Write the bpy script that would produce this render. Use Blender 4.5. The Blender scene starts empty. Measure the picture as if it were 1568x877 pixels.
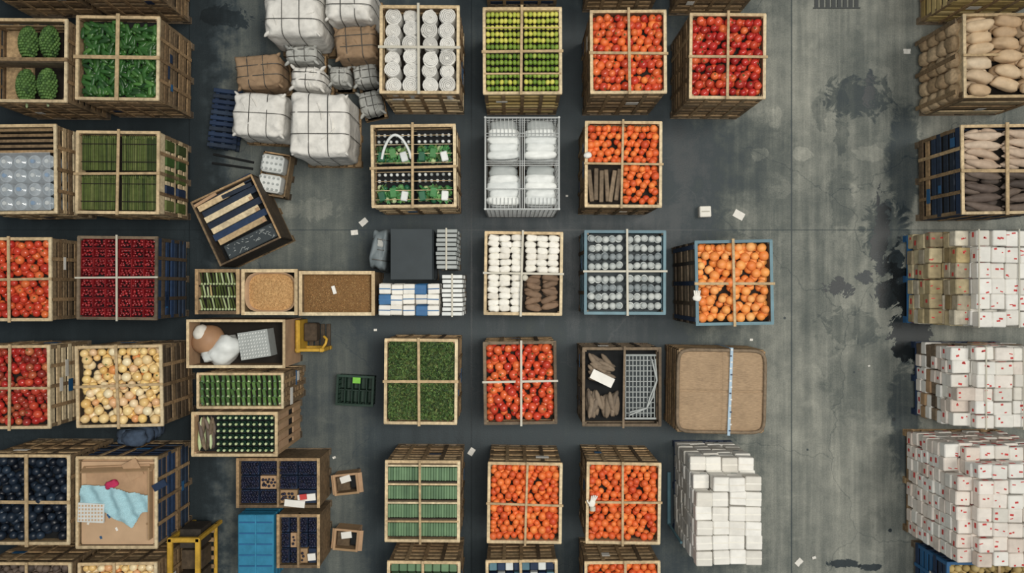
import bpy, math, random
from mathutils import Vector, Matrix, Euler, noise
R = random.Random(11)
CH = 12.0; F = 1164.0; CX = 784.0; CY = 438.5   # camera height, site-plan scale
sc = bpy.context.scene
try:
    sc.view_settings.view_transform = 'Standard'
    sc.view_settings.look = 'None'
except Exception: pass

# ---------------------------------------------------------------- materials
def lin(c):
    r = []
    for v in c:
        v = v/255.0
        r.append(v/12.92 if v <= 0.04045 else ((v+0.055)/1.055)**2.4)
    l = .3*r[0]+.55*r[1]+.15*r[2]; k = .09      # dusty warehouse: slightly muted pigments
    return (r[0]*(1-k)+l*k, r[1]*(1-k)+l*k, r[2]*(1-k)+l*k, 1.0)
_m = {}
def pm(name, cols, rough=.6, ns=9, na=.25, bump=.15, metal=0, spec=.4, stretch=(1,1,1), alpha=1, trans=0, coat=0, dirt=0):
    if name in _m: return _m[name]
    m = bpy.data.materials.new(name); m.use_nodes = True
    nt = m.node_tree; N = nt.nodes; L = nt.links
    b = N['Principled BSDF']
    g = N.new('ShaderNodeNewGeometry')
    cr = N.new('ShaderNodeValToRGB')
    while len(cr.color_ramp.elements) > 1: cr.color_ramp.elements.remove(cr.color_ramp.elements[-1])
    n = len(cols)
    cr.color_ramp.elements[0].position = 0; cr.color_ramp.elements[0].color = lin(cols[0])
    for i, c in enumerate(cols[1:], 1):
        e = cr.color_ramp.elements.new(i/max(1, n-1)); e.color = lin(c)
    L.new(g.outputs['Random Per Island'], cr.inputs[0])
    tc = N.new('ShaderNodeTexCoord'); mp = N.new('ShaderNodeMapping'); mp.inputs['Scale'].default_value = stretch
    L.new(tc.outputs['Object'], mp.inputs[0])
    t = N.new('ShaderNodeTexNoise'); t.inputs['Scale'].default_value = ns; t.inputs['Detail'].default_value = 5
    L.new(mp.outputs[0], t.inputs['Vector'])
    mr = N.new('ShaderNodeMapRange'); mr.inputs[1].default_value = .25; mr.inputs[2].default_value = .75
    mr.inputs[3].default_value = 1-na; mr.inputs[4].default_value = 1+na*.6
    L.new(t.outputs[0], mr.inputs[0]); sca = mr.outputs[0]
    if dirt:   # grime blotches and scuffs
        t2 = N.new('ShaderNodeTexNoise'); t2.inputs['Scale'].default_value = 3.3; t2.inputs['Detail'].default_value = 8; t2.inputs['Roughness'].default_value = .7
        L.new(tc.outputs['Object'], t2.inputs['Vector'])
        m2 = N.new('ShaderNodeMapRange'); m2.inputs[1].default_value = .45; m2.inputs[2].default_value = .62
        m2.inputs[3].default_value = 1; m2.inputs[4].default_value = 1-dirt
        L.new(t2.outputs[0], m2.inputs[0])
        mm = N.new('ShaderNodeMath'); mm.operation = 'MULTIPLY'; L.new(sca, mm.inputs[0]); L.new(m2.outputs[0], mm.inputs[1]); sca = mm.outputs[0]
    mx = N.new('ShaderNodeVectorMath'); mx.operation = 'SCALE'
    L.new(cr.outputs[0], mx.inputs[0]); L.new(sca, mx.inputs['Scale'])
    L.new(mx.outputs[0], b.inputs['Base Color'])
    b.inputs['Roughness'].default_value = rough; b.inputs['Metallic'].default_value = metal
    b.inputs['Specular IOR Level'].default_value = spec
    b.inputs['Alpha'].default_value = alpha; b.inputs['Transmission Weight'].default_value = trans
    b.inputs['Coat Weight'].default_value = coat
    if bump:
        bp = N.new('ShaderNodeBump'); bp.inputs['Strength'].default_value = bump; bp.inputs['Distance'].default_value = .02
        L.new(t.outputs[0], bp.inputs['Height']); L.new(bp.outputs[0], b.inputs['Normal'])
    _m[name] = m; return m

PINE = pm('pale_pine', [(204,174,128),(222,196,152),(178,148,104),(228,208,168)], .75, 22, .32, dirt=.28)
WOOD = pm('weathered_crate_wood', [(154,122,84),(180,146,102),(112,88,60),(198,166,120),(86,68,50)], .8, 22, .42, dirt=.35)
DWOOD = pm('dark_crate_wood', [(68,56,44),(102,82,58),(46,44,42),(86,70,50)], .8, 18, .35, dirt=.3)
GWOOD = pm('grey_brown_wood', [(120,102,80),(138,118,94),(90,76,60)], .8, 18, .35, dirt=.3)
BWOOD = pm('blue_black_painted_wood', [(28,38,52),(40,56,78),(22,26,32),(34,60,96)], .7, 12, .3)
BLUE = pm('blue_plastic', [(28,86,132),(36,98,146)], .45, 6, .15)
NAVY = pm('navy_plastic', [(26,42,68),(34,54,84)], .5, 8, .2)
TEAL = pm('teal_blue_plastic', [(72,108,122),(92,130,142)], .5, 8, .2)
CYAN = pm('cyan_box', [(28,116,152),(38,132,168)], .5, 10, .2)
YEL = pm('yellow_painted_steel', [(206,160,24)], .5, 8, .2, dirt=.3)
CARD = pm('cardboard', [(176,142,102),(188,150,114),(162,130,92)], .85, 5, .15, .05, dirt=.15)
KRAFT = pm('kraft_sheet', [(196,162,126)], .85, 4, .12, .05)
WHITE = pm('white_carton', [(228,225,216),(236,233,226),(212,207,196)], .75, 7, .08, .04, dirt=.1)
CREAM = pm('cream_carton', [(228,216,204),(236,228,218),(214,198,184)], .75, 7, .1, .04, dirt=.16)
WPLAS = pm('white_plastic', [(222,224,220),(204,208,206)], .5, 12, .1)
WBALE = pm('white_woven_bale', [(216,212,204),(224,221,214)], .8, 9, .16, .9, dirt=.1)
GBALE = pm('grey_woven_bale', [(158,160,156),(182,182,176)], .8, 9, .22, .9)
BBALE = pm('brown_burlap_bale', [(138,112,84),(156,128,98)], .9, 9, .22, .9)
BURL = pm('burlap_cover', [(172,144,112)], .95, 60, .3, .5, stretch=(.25,2,1), dirt=.12)
STRAP = pm('pale_strap', [(200,192,172),(184,180,166)], .6, 10, .1)
BSTRAP = pm('blue_white_strap', [(160,186,206)], .5, 10, .1)
DSTRAP = pm('dark_strap', [(66,64,60)], .5, 10, .1)
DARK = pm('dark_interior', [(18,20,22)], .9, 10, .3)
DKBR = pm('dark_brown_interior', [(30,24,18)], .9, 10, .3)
STEEL = pm('galvanised_wire', [(150,154,154),(174,176,174)], .45, 20, .1, 0, metal=.3)
GRATE = pm('grate_iron', [(62,66,66)], .6, 20, .1)
RED = pm('red_tape', [(200,52,48)], .6, 8, .1)
PINK = pm('magenta_cloth', [(190,28,84)], .8, 10, .2)
YBOX = pm('yellow_carton', [(184,156,88),(202,178,118),(150,124,66)], .8, 10, .25)
MBOX = pm('mustard_beige_carton', [(176,154,104),(206,190,150),(140,120,80),(216,208,188)], .8, 10, .3, dirt=.2)
ORANGE = pm('orange_peel', [(226,88,16),(238,112,26),(204,68,14),(244,134,44),(230,98,20)], .48, 60, .08, .15)
LORANGE = pm('light_orange_peel', [(236,140,44),(244,162,72),(228,120,34),(244,178,96)], .48, 60, .08, .15)
TOM = pm('tomato_orange_red', [(202,50,22),(220,78,28),(184,36,22),(232,112,42),(208,60,24)], .32, 8, .14, .02, coat=.2)
REDTOM = pm('tomato_red', [(184,30,24),(202,44,28),(160,26,22),(212,74,36)], .3, 8, .14, .02, coat=.2)
APPLE = pm('red_apple', [(158,42,34),(192,88,48),(138,30,30),(204,118,66)], .34, 12, .25, .02, coat=.2)
YAPP = pm('cream_yellow_apple', [(238,200,116),(244,216,152),(228,182,98),(242,226,184),(226,142,62)], .38, 12, .14, .02, coat=.15)
CHERRY = pm('cherry', [(124,14,22),(150,22,30),(92,10,18),(172,38,42)], .28, 12, .1, .0, coat=.35)
LIME = pm('lime', [(108,138,36),(134,160,46),(88,122,32),(160,178,66)], .45, 20, .12, .05)
LEMON = pm('lemon_lime', [(198,196,66),(214,208,86),(174,182,56),(152,168,56)], .45, 20, .12, .05)
CALYX = pm('calyx_green', [(56,90,34),(78,108,44)], .7)
CUC = pm('green_cucumber', [(36,80,30),(54,104,38),(24,58,24),(80,130,54)], .38, 14, .22, .06, coat=.2)
ARTI = pm('artichoke_leaf', [(66,104,42),(96,134,62),(44,76,32)], .65, 12, .25)
HERB = pm('herb_leaf', [(44,72,28),(66,98,38),(30,52,22),(104,136,62),(22,38,16)], .65, 12, .25)
LEEK = pm('leek_green', [(72,106,52),(98,136,66),(52,82,40)], .6, 12, .25)
LEEKW = pm('leek_white', [(190,202,156),(168,186,128)], .6, 12, .15)
OLIVE = pm('asparagus_olive', [(70,86,34),(92,106,44),(46,62,24),(112,120,62)], .65, 14, .3)
SAGE = pm('sage_green_crate', [(90,120,86),(106,138,100),(76,106,76)], .6, 8, .15)
POT = pm('brown_potato', [(116,92,72),(134,106,82),(94,76,60)], .8, 16, .25, .2)
LOG = pm('grey_tuber', [(122,106,88),(142,124,104),(98,86,74)], .85, 16, .25, .2)
SQ = pm('tan_squash', [(206,174,134),(220,192,154),(188,154,114),(228,206,174)], .6, 12, .18, .1, dirt=.12)
SWP = pm('pale_sweet_potato', [(202,176,152),(184,158,134),(214,192,168)], .7, 14, .2, .1)
DSWP = pm('dark_sweet_potato', [(94,80,72),(114,98,86),(72,62,56)], .7, 14, .25, .1)
NETS = pm('netted_sack', [(168,140,104),(186,160,124),(146,120,86)], .85, 26, .3, .4)
PLUM = pm('dark_plum', [(16,24,36),(26,40,56),(12,16,26),(38,54,72)], .4, 12, .2, .02)
BERRY = pm('blueberry', [(20,22,44),(30,34,62),(16,16,28)], .5, 12, .2, .02)
ROLL = pm('white_roll', [(208,206,200),(222,220,214),(190,188,182)], .85, 18, .14, .4)
PAD = pm('white_pad', [(228,224,212),(236,232,222),(214,208,196)], .8, 16, .08, .2)
JAR = pm('grey_jar', [(168,174,172),(192,196,192),(148,156,156)], .55, 14, .15, .1)
DJAR = pm('dim_grey_jar', [(116,126,130),(138,146,148)], .55, 14, .15, .1)
SLAB = pm('dark_slate_sheet', [(52,60,64)], .7, 5, .15, .05)
GRAIN = pm('pale_grain', [(190,146,90),(204,160,102),(172,128,74)], .9, 60, .25, .6)
BGRAIN = pm('brown_grain', [(146,106,58),(168,124,70),(118,84,44),(188,150,94)], .9, 60, .35, .6)
BALL = pm('tan_melon', [(168,126,90)], .6, 5, .15)
GARM = pm('light_blue_garment', [(160,202,212)], .85, 70, .2, .1)
DENIM = pm('denim_cloth', [(54,70,92),(74,90,110)], .9, 18, .3, .4)
GPLAS = pm('green_plastic', [(26,84,58),(32,98,66)], .5, 10, .2)
BGREEN = pm('bright_green', [(66,136,72),(48,112,56),(104,160,88)], .55, 12, .25)
LIMEP = pm('lime_label', [(120,200,50)], .6)
DGREEN = pm('dark_green_plastic', [(18,46,34),(26,58,44)], .5, 10, .2)
BOTT = pm('clear_bottle', [(190,206,216),(208,218,226),(170,190,204)], .12, 10, .08, .05, spec=.8, coat=.6, trans=.45)
FILM = pm('shrink_film', [(216,224,230)], .12, 9, .1, .9, alpha=.32, coat=.7)
LBLUE = pm('blue_cap', [(70,134,186)], .4)
GREYP = pm('grey_plastic', [(146,152,150),(166,170,168)], .5, 10, .12)
PAPER = pm('paper_litter', [(222,218,208),(232,228,220)], .8, 10, .05)
BCARD = pm('blue_carton', [(34,90,142),(54,112,160)], .6, 10, .15)
TARP = pm('grey_tarp', [(108,118,122)], .6, 6, .3, .6)

# ---------------------------------------------------------------- mesh helpers
def rz(a): return Matrix.Rotation(a, 3, 'Z')
def rot(ax, ay, az): return Euler((ax, ay, az)).to_matrix()
_sph = {}
def sph(nu, nv):
    k = (nu, nv)
    if k in _sph: return _sph[k]
    v = [(0,0,1)]; f = []
    for j in range(1, nv):
        t = math.pi*j/nv
        for i in range(nu):
            p = 2*math.pi*i/nu
            v.append((math.sin(t)*math.cos(p), math.sin(t)*math.sin(p), math.cos(t)))
    v.append((0,0,-1)); e = len(v)-1
    for i in range(nu):
        f.append((0, 1+i, 1+(i+1) % nu))
        b = 1+(nv-2)*nu
        f.append((e, b+(i+1) % nu, b+i))
    for j in range(nv-2):
        for i in range(nu):
            a = 1+j*nu+i; b = 1+j*nu+(i+1) % nu
            f.append((a, a+nu, b+nu, b))
    _sph[k] = (v, f); return _sph[k]

class MB:
    def __init__(s): s.v=[]; s.f=[]; s.m=[]; s.s=[]; s.mats=[]
    def add(s, vs, fs, mat, smooth=False):
        o = len(s.v)
        if mat not in s.mats: s.mats.append(mat)
        k = s.mats.index(mat)
        s.v.extend(vs)
        for f in fs:
            s.f.append([i+o for i in f]); s.m.append(k); s.s.append(smooth)
    def box(s, c, d, mat, r=None):
        x, y, z = d[0]/2, d[1]/2, d[2]/2
        vs = [(-x,-y,-z),(x,-y,-z),(x,y,-z),(-x,y,-z),(-x,-y,z),(x,-y,z),(x,y,z),(-x,y,z)]
        if r is not None: vs = [tuple(r @ Vector(p)) for p in vs]
        s.add([(p[0]+c[0], p[1]+c[1], p[2]+c[2]) for p in vs],
              [(0,3,2,1),(4,5,6,7),(0,1,5,4),(1,2,6,5),(2,3,7,6),(3,0,4,7)], mat)
    def bb(s, x0, x1, y0, y1, z0, z1, mat, r=None):
        s.box(((x0+x1)/2,(y0+y1)/2,(z0+z1)/2), (abs(x1-x0),abs(y1-y0),abs(z1-z0)), mat, r)
    def cbox(s, c, d, mat, b=.01, r=None):
        h = [d[0]/2, d[1]/2, d[2]/2]; b = min(b, min(h)*.6)
        vs = []; idx = {}
        for sx in (-1,1):
            for sy in (-1,1):
                for sz in (-1,1):
                    for a in range(3):
                        p = [sx*h[0], sy*h[1], sz*h[2]]
                        for q in range(3):
                            if q != a: p[q] -= (sx,sy,sz)[q]*b
                        idx[(sx,sy,sz,a)] = len(vs); vs.append(Vector(p))
        fs = []
        def key(a, sa, e, se, g, sg, t):
            k = [0,0,0]; k[a]=sa; k[e]=se; k[g]=sg
            return idx[(k[0],k[1],k[2],t)]
        for a in range(3):
            e, g = (a+1) % 3, (a+2) % 3
            for sa in (-1,1):
                fs.append([key(a,sa,e,-1,g,-1,a), key(a,sa,e,1,g,-1,a), key(a,sa,e,1,g,1,a), key(a,sa,e,-1,g,1,a)])
            for se in (-1,1):
                for sg in (-1,1):
                    fs.append([key(a,-1,e,se,g,sg,e), key(a,1,e,se,g,sg,e), key(a,1,e,se,g,sg,g), key(a,-1,e,se,g,sg,g)])
        for sx in (-1,1):
            for sy in (-1,1):
                for sz in (-1,1):
                    fs.append([idx[(sx,sy,sz,0)], idx[(sx,sy,sz,1)], idx[(sx,sy,sz,2)]])
        for f in fs:
            n = (vs[f[1]]-vs[f[0]]).cross(vs[f[2]]-vs[f[1]])
            ce = sum((vs[i] for i in f), Vector())/len(f)
            if n.dot(ce) < 0: f.reverse()
        if r is not None: vs = [r @ p for p in vs]
        s.add([(p[0]+c[0],p[1]+c[1],p[2]+c[2]) for p in vs], fs, mat)
    def cyl(s, c, r, h, mat, n=14, R3=None, r2=None):
        r2 = r if r2 is None else r2
        vs = []
        for z, rr in ((-h/2, r), (h/2, r2)):
            for i in range(n):
                a = 2*math.pi*i/n; vs.append(Vector((rr*math.cos(a), rr*math.sin(a), z)))
        fs = [[i, (i+1) % n, n+(i+1) % n, n+i] for i in range(n)]
        if R3 is not None: vs = [R3 @ p for p in vs]
        vs = [(p[0]+c[0],p[1]+c[1],p[2]+c[2]) for p in vs]
        s.add(vs, fs+[list(range(n-1,-1,-1)), list(range(n,2*n))], mat)
    def rod(s, a, b, r, mat, n=6):
        a = Vector(a); b = Vector(b); d = b-a
        q = d.to_track_quat('Z','Y').to_matrix()
        s.cyl((a+b)/2, r, d.length, mat, n, q)
    def ell(s, c, d, mat, R3=None, nu=12, nv=7, bend=0, e=None, wob=0, wf=1.7):
        v, f = sph(nu, nv); out = []
        sd = R.random()*50
        for p in v:
            x, y, z = p
            if e:
                x = math.copysign(abs(x)**e, x); y = math.copysign(abs(y)**e, y); z = math.copysign(abs(z)**e, z)
            if wob:
                k = 1+wob*noise.noise(Vector((x*wf+sd, y*wf, z*wf)))
                x*=k; y*=k; z*=k
            q = Vector((x*d[0], y*d[1] + bend*(x*x-.5)*d[0], z*d[2]))
            if R3 is not None: q = R3 @ q
            out.append((q[0]+c[0], q[1]+c[1], q[2]+c[2]))
        s.add(out, f, mat, True)
    def ring(s, c, d, mat, axis, off, width, e=.35, grow=1.015, n=40):
        vs=[]; A=(0,1) if axis==2 else ((1,2) if axis==0 else (0,2))
        for w in (-width/2, width/2):
            for i in range(n):
                a=2*math.pi*i/n; ca=math.cos(a); sa=math.sin(a)
                p=[0,0,0]
                p[A[0]]=math.copysign(abs(ca)**e,ca)*d[A[0]]*grow
                p[A[1]]=math.copysign(abs(sa)**e,sa)*d[A[1]]*grow
                p[axis]=off+w
                vs.append((p[0]+c[0],p[1]+c[1],p[2]+c[2]))
        fs=[[i,(i+1)%n,n+(i+1)%n,n+i] for i in range(n)]
        s.add(vs,fs,mat,True)
    def tube(s, pts, r, mat, n=8):
        vs=[]; m=len(pts)
        for i,p in enumerate(pts):
            a=Vector(pts[max(0,i-1)]); b=Vector(pts[min(m-1,i+1)])
            q=(b-a).to_track_quat('Z','Y').to_matrix()
            for k in range(n):
                t=2*math.pi*k/n; w=q@Vector((r*math.cos(t),r*math.sin(t),0))+Vector(p)
                vs.append(tuple(w))
        fs=[[i*n+k,i*n+(k+1)%n,(i+1)*n+(k+1)%n,(i+1)*n+k] for i in range(m-1) for k in range(n)]
        s.add(vs,fs,mat,True)
    def field(s, x0,x1,y0,y1, fz, mat, nx=30, ny=30, keep=None):
        vs=[]
        for j in range(ny+1):
            for i in range(nx+1):
                x=x0+(x1-x0)*i/nx; y=y0+(y1-y0)*j/ny
                vs.append((x,y,fz(x,y)))
        fs=[]
        for j in range(ny):
            for i in range(nx):
                if keep:
                    cx=x0+(x1-x0)*(i+.5)/nx; cy=y0+(y1-y0)*(j+.5)/ny
                    if not keep(cx,cy): continue
                a=j*(nx+1)+i; fs.append((a,a+1,a+nx+2,a+nx+1))
        used=sorted({i for f in fs for i in f}); mp={u:k for k,u in enumerate(used)}
        s.add([vs[u] for u in used],[[mp[i] for i in f] for f in fs],mat,True)
    def build(s, name, parent):
        me=bpy.data.meshes.new(name); me.from_pydata(s.v,[],s.f)
        for m in s.mats: me.materials.append(m)
        me.polygons.foreach_set('material_index', s.m); me.polygons.foreach_set('use_smooth', s.s)
        me.update()
        ob=bpy.data.objects.new(name, me); sc.collection.objects.link(ob)
        if parent: ob.parent=parent
        return ob

class Obj:
    """free-standing item; rect = plan rectangle of its top surface at height h"""
    def __init__(s, name, rect, h, rotd=0):
        k=(CH-h)/F
        x0,y0,x1,y1=rect
        s.w=(x1-x0)*k; s.d=(y1-y0)*k; s.h=h
        s.e=bpy.data.objects.new(name,None); sc.collection.objects.link(s.e)
        s.e.location=(((x0+x1)/2-CX)*k, (CY-(y0+y1)/2)*k, 0); s.e.rotation_euler=(0,0,math.radians(rotd))
        s.e.empty_display_size=.1
        s.parts={}; s.rect=rect; s.k=k
    def p(s, n):
        if n not in s.parts: s.parts[n]=MB()
        return s.parts[n]
    def L(s, px, py):
        return ((px-(s.rect[0]+s.rect[2])/2)*s.k, ((s.rect[1]+s.rect[3])/2-py)*s.k)
    def done(s):
        for n,m in s.parts.items():
            if m.v: m.build(n, s.e)

def pallet(mb, w, d, mat, x=0, y=0):
    for i in (-1,0,1):
        mb.bb(x-w/2, x+w/2, y+i*(d/2-.05)-.05, y+i*(d/2-.05)+.05, 0, .02, mat)
        for j in (-1,0,1):
            mb.bb(x+j*(w/2-.06)-.06, x+j*(w/2-.06)+.06, y+i*(d/2-.05)-.045, y+i*(d/2-.05)+.045, .02, .10, mat)
    n=7
    for i in range(n):
        cx=x-w/2+.05+(w-.1)*i/(n-1)
        mb.bb(cx-.045, cx+.045, y-d/2, y+d/2, .10, .125, mat)

def crate(name, rect, h, rotd=None, mat=WOOD, rim=PINE, slat=None, n=7, cross='xy', liner=DKBR, crossmat=PINE, cw=.036, depth=.14, over=.03, tags=True, rimw=.026, posts=(-.25,0,.25)):
    if rotd is None: rotd=R.uniform(-1,1)
    o=Obj(name, rect, h, rotd); w,d=o.w,o.d
    slat=slat or mat
    pallet(o.p('pallet'), w, d, GWOOD)
    c=o.p('crate_frame'); z0,z1=.13,h
    for sx in (-1,1):
        for sy in (-1,1):
            c.bb(sx*w/2, sx*(w/2-.05), sy*d/2, sy*(d/2-.05), z0, z1, mat)
    sh=(z1-z0)/n
    for i in range(n):
        za=z0+sh*i+.01; zb=za+sh*.6
        if i==n-1: zb=z1-.005
        for sy in (-1,1):
            mm = slat if R.random()<.75 else mat
            j=R.uniform(-.008,.008)
            c.bb(-w/2+.005, w/2-.005, sy*(d/2)+j, sy*(d/2-.02)+j, za, zb, mm)
        for sx in (-1,1):
            mm = slat if R.random()<.75 else mat
            j=R.uniform(-.008,.008)
            c.bb(sx*(w/2)+j, sx*(w/2-.02)+j, -d/2+.005, d/2-.005, za, zb, mm)
    for t in posts:
        for sy in (-1,1):
            c.bb(w*t-.025, w*t+.025, sy*(d/2+.015), sy*(d/2-.0), z0, z1, mat)
        for sx in (-1,1):
            c.bb(sx*(w/2+.015), sx*(w/2), d*t-.025, d*t+.025, z0, z1, mat)
    c.bb(-w/2-.012, w/2+.012, d/2-rimw, d/2+.015, h-.02, h+.01, rim)
    c.bb(-w/2-.012, w/2+.012, -d/2-.015, -d/2+rimw, h-.02, h+.01, rim)
    c.bb(-w/2-.015, -w/2+rimw, -d/2, d/2, h-.016, h+.014, rim)
    c.bb(w/2-rimw, w/2+.015, -d/2, d/2, h-.016, h+.014, rim)
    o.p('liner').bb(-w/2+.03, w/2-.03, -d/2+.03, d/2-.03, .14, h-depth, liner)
    s=o.p('cross_boards')
    if 'x' in cross: s.box((0, R.uniform(-.03,.03), h+.032), (w+2*over, cw, .02), crossmat, rz(R.uniform(-.018,.018)))
    if 'y' in cross: s.box((R.uniform(-.03,.03), 0, h+.052), (cw, d+2*over, .018), crossmat, rz(R.uniform(-.018,.018)))
    if tags:
        sx=1 if o.e.location.x<0 else -1; sy=-1 if o.e.location.y>0 else 1
        if R.random()<.6: o.p('label').box((R.uniform(-.35,.35)*w, sy*(d/2+.018), h*R.uniform(.4,.8)), (R.uniform(.1,.22),.004,R.uniform(.06,.14)), R.choice([WHITE,BLUE,PAPER,NAVY]))
        for q in range(R.randint(0,3)): o.p('label').box((sx*(w/2+.018), R.uniform(-.35,.35)*d, h*R.uniform(.3,.9)), (.004,R.uniform(.08,.25),R.uniform(.05,.12)), R.choice([WHITE,BLUE,NAVY,NAVY,BLUE]))
    return o

def fruit(mb, x0,x1,y0,y1,z,r,mats,jit=.3,calyx=0,layers=2,regular=False,flat=.92,heap=.03, seg=(12,7)):
    if not isinstance(mats,(list,tuple)): mats=[mats]
    for l in range(layers):
        zz=z-l*1.15*r
        dy=r*2*(.87 if not regular else 1); ny=max(1,int((y1-y0-.4*r)/dy)); nx=max(1,int((x1-x0)/(2*r)))
        sx=(x1-x0)/nx; sy=(y1-y0)/ny
        for j in range(ny):
            for i in range(nx + (1 if (not regular and l) else 0)):
                if l==0 and R.random()<.05 and r>.04: continue
                off=(.25 if j%2 else -.25)*(0 if regular else 1)
                x=x0+sx*(i+.5+off-(.5 if (l and not regular) else 0))+R.uniform(-jit,jit)*r
                y=y0+sy*(j+.5+(.4 if l else 0))+R.uniform(-jit,jit)*r
                x=min(max(x,x0+r*.8),x1-r*.8); y=min(max(y,y0+r*.8),y1-r*.8)
                u=(x-x0)/(x1-x0)*2-1; v=(y-y0)/(y1-y0)*2-1
                q=r*R.uniform(.8,1.13)
                zf=zz+heap*(1-u*u)*(1-v*v)+R.uniform(-jit,jit)*r*1.3
                Rm=rot(R.uniform(-.7,.7),R.uniform(-.7,.7),R.random()*6)
                mb.ell((x,y,zf),(q,q*R.uniform(.93,1.03),q*flat),R.choice(mats),Rm,*seg,wob=.1 if r>.04 else 0)
                if calyx and l==0 and R.random()<calyx:
                    n=Rm@Vector((0,0,1)); t=Rm@Vector((1,0,0)); b=n.cross(t); c=Vector((x,y,zf))+n*q*flat*1.03
                    vs=[tuple(c+n*.003)]; fs=[]
                    for k in range(10):
                        a=k*math.pi/5; rr=q*(.42 if k%2==0 else .12)
                        vs.append(tuple(c+t*rr*math.cos(a)+b*rr*math.sin(a)))
                    for k in range(10): fs.append((0,1+k,1+(k+1)%10))
                    mb.add(vs,fs,CALYX)

def longs(mb,x0,x1,y0,y1,z,L,r,mats,ang=None,aj=.4,count=None,bend=.15,layers=2,wob=.1,seg=(12,8),e=None):
    if not isinstance(mats,(list,tuple)): mats=[mats]
    area=(x1-x0)*(y1-y0)
    n=count or int(area/(2*L*2*r)*1.5)
    for l in range(layers):
        for k in range(n):
            g=int(math.sqrt(n))+1
            x=x0+(x1-x0)*((k%g)+R.random())/g; y=y0+(y1-y0)*((k//g)+R.random())/max(1,(n+g-1)//g)
            a=R.uniform(0,math.pi) if ang is None else ang+R.uniform(-aj,aj)
            ex=abs(math.cos(a))*L+r; ey=abs(math.sin(a))*L+r
            x=min(max(x,x0+min(ex,(x1-x0)/2)),x1-min(ex,(x1-x0)/2)); y=min(max(y,y0+min(ey,(y1-y0)/2)),y1-min(ey,(y1-y0)/2))
            q=R.uniform(.85,1.1)
            mb.ell((x,y,z-l*r*1.4+R.uniform(-.5,.5)*r),(L*q,r*q,r*q*.9),R.choice(mats),rot(0,R.uniform(-.15,.15),a),seg[0],seg[1],bend=R.uniform(-bend,bend),wob=wob,e=e)

def rowsof(mb,x0,x1,y0,y1,z,nx,ny,mats,fill=1.12,hz=1.0,aj=.18,layers=2,seg=(18,12),tip=True):
    """big roots/squash packed lengthwise in rows"""
    sx=(x1-x0)/nx; sy=(y1-y0)/ny
    for l in range(layers):
        for i in range(nx):
            for j in range(ny):
                r=sy*.5*fill; L=sx*.5*R.uniform(.88,1.05)
                x=x0+sx*(i+.5)+R.uniform(-.05,.05)*sx; y=y0+sy*(j+.5+(.5 if l else 0)+(.3 if i%2 else -.1))+R.uniform(-.15,.15)*sy
                y=min(max(y,y0+r*.7),y1-r*.7)
                a=R.uniform(-aj,aj); zz=z-r*.8-l*r*1.2+R.uniform(-.3,.3)*r
                m=R.choice(mats)
                mb.ell((x,y,zz),(L,r*.92,r*.85*hz),m,rot(0,R.uniform(-.1,.1),a),seg[0],seg[1],bend=R.uniform(-.12,.12),e=(.82 if not tip else None),wob=.22,wf=1.2)
                if tip:
                    ex=rz(a)@Vector((L*.95*R.choice((-1,1)),0,0)); mb.ell((x+ex.x,y+ex.y,zz),(.03,.018,.018),m,rz(a),8,5)

def leaves(mb,x0,x1,y0,y1,z,s,mats,n):
    if not isinstance(mats,(list,tuple)): mats=[mats]
    for k in range(n):
        c=Vector((R.uniform(x0+s*.5,x1-s*.5),R.uniform(y0+s*.5,y1-s*.5),z+R.uniform(-.06,.02)))
        Rm=rot(R.uniform(-.8,.8),R.uniform(-.8,.8),R.random()*6.3); q=s*R.uniform(.6,1.2)
        pts=[(-1,0,0),(-.4,.35,.12),(.4,.35,.12),(1,0,-.1),(.4,-.35,.12),(-.4,-.35,.12),(-.4,0,0),(.4,0,0)]
        vs=[tuple(c+Rm@Vector((a*q,b*q,h*q))) for a,b,h in pts]
        mb.add(vs,[(0,6,1),(6,7,2,1),(7,3,2),(0,5,6),(5,4,7,6),(4,3,7)],R.choice(mats))

def quads(w,d,m=.03,g=.02):
    return [(-w/2+m,-g,g,d/2-m),(g,w/2-m,g,d/2-m),(-w/2+m,-g,-d/2+m,-g),(g,w/2-m,-d/2+m,-g)]

def fcrate(name, rect, h, r, mats, calyx=0, part='fruit', **kw):
    o=crate(name, rect, h, **kw)
    fruit(o.p(part), -o.w/2+.03,o.w/2-.03,-o.d/2+.03,o.d/2-.03, h-r*.95, r, mats, calyx=calyx)
    return o

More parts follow.
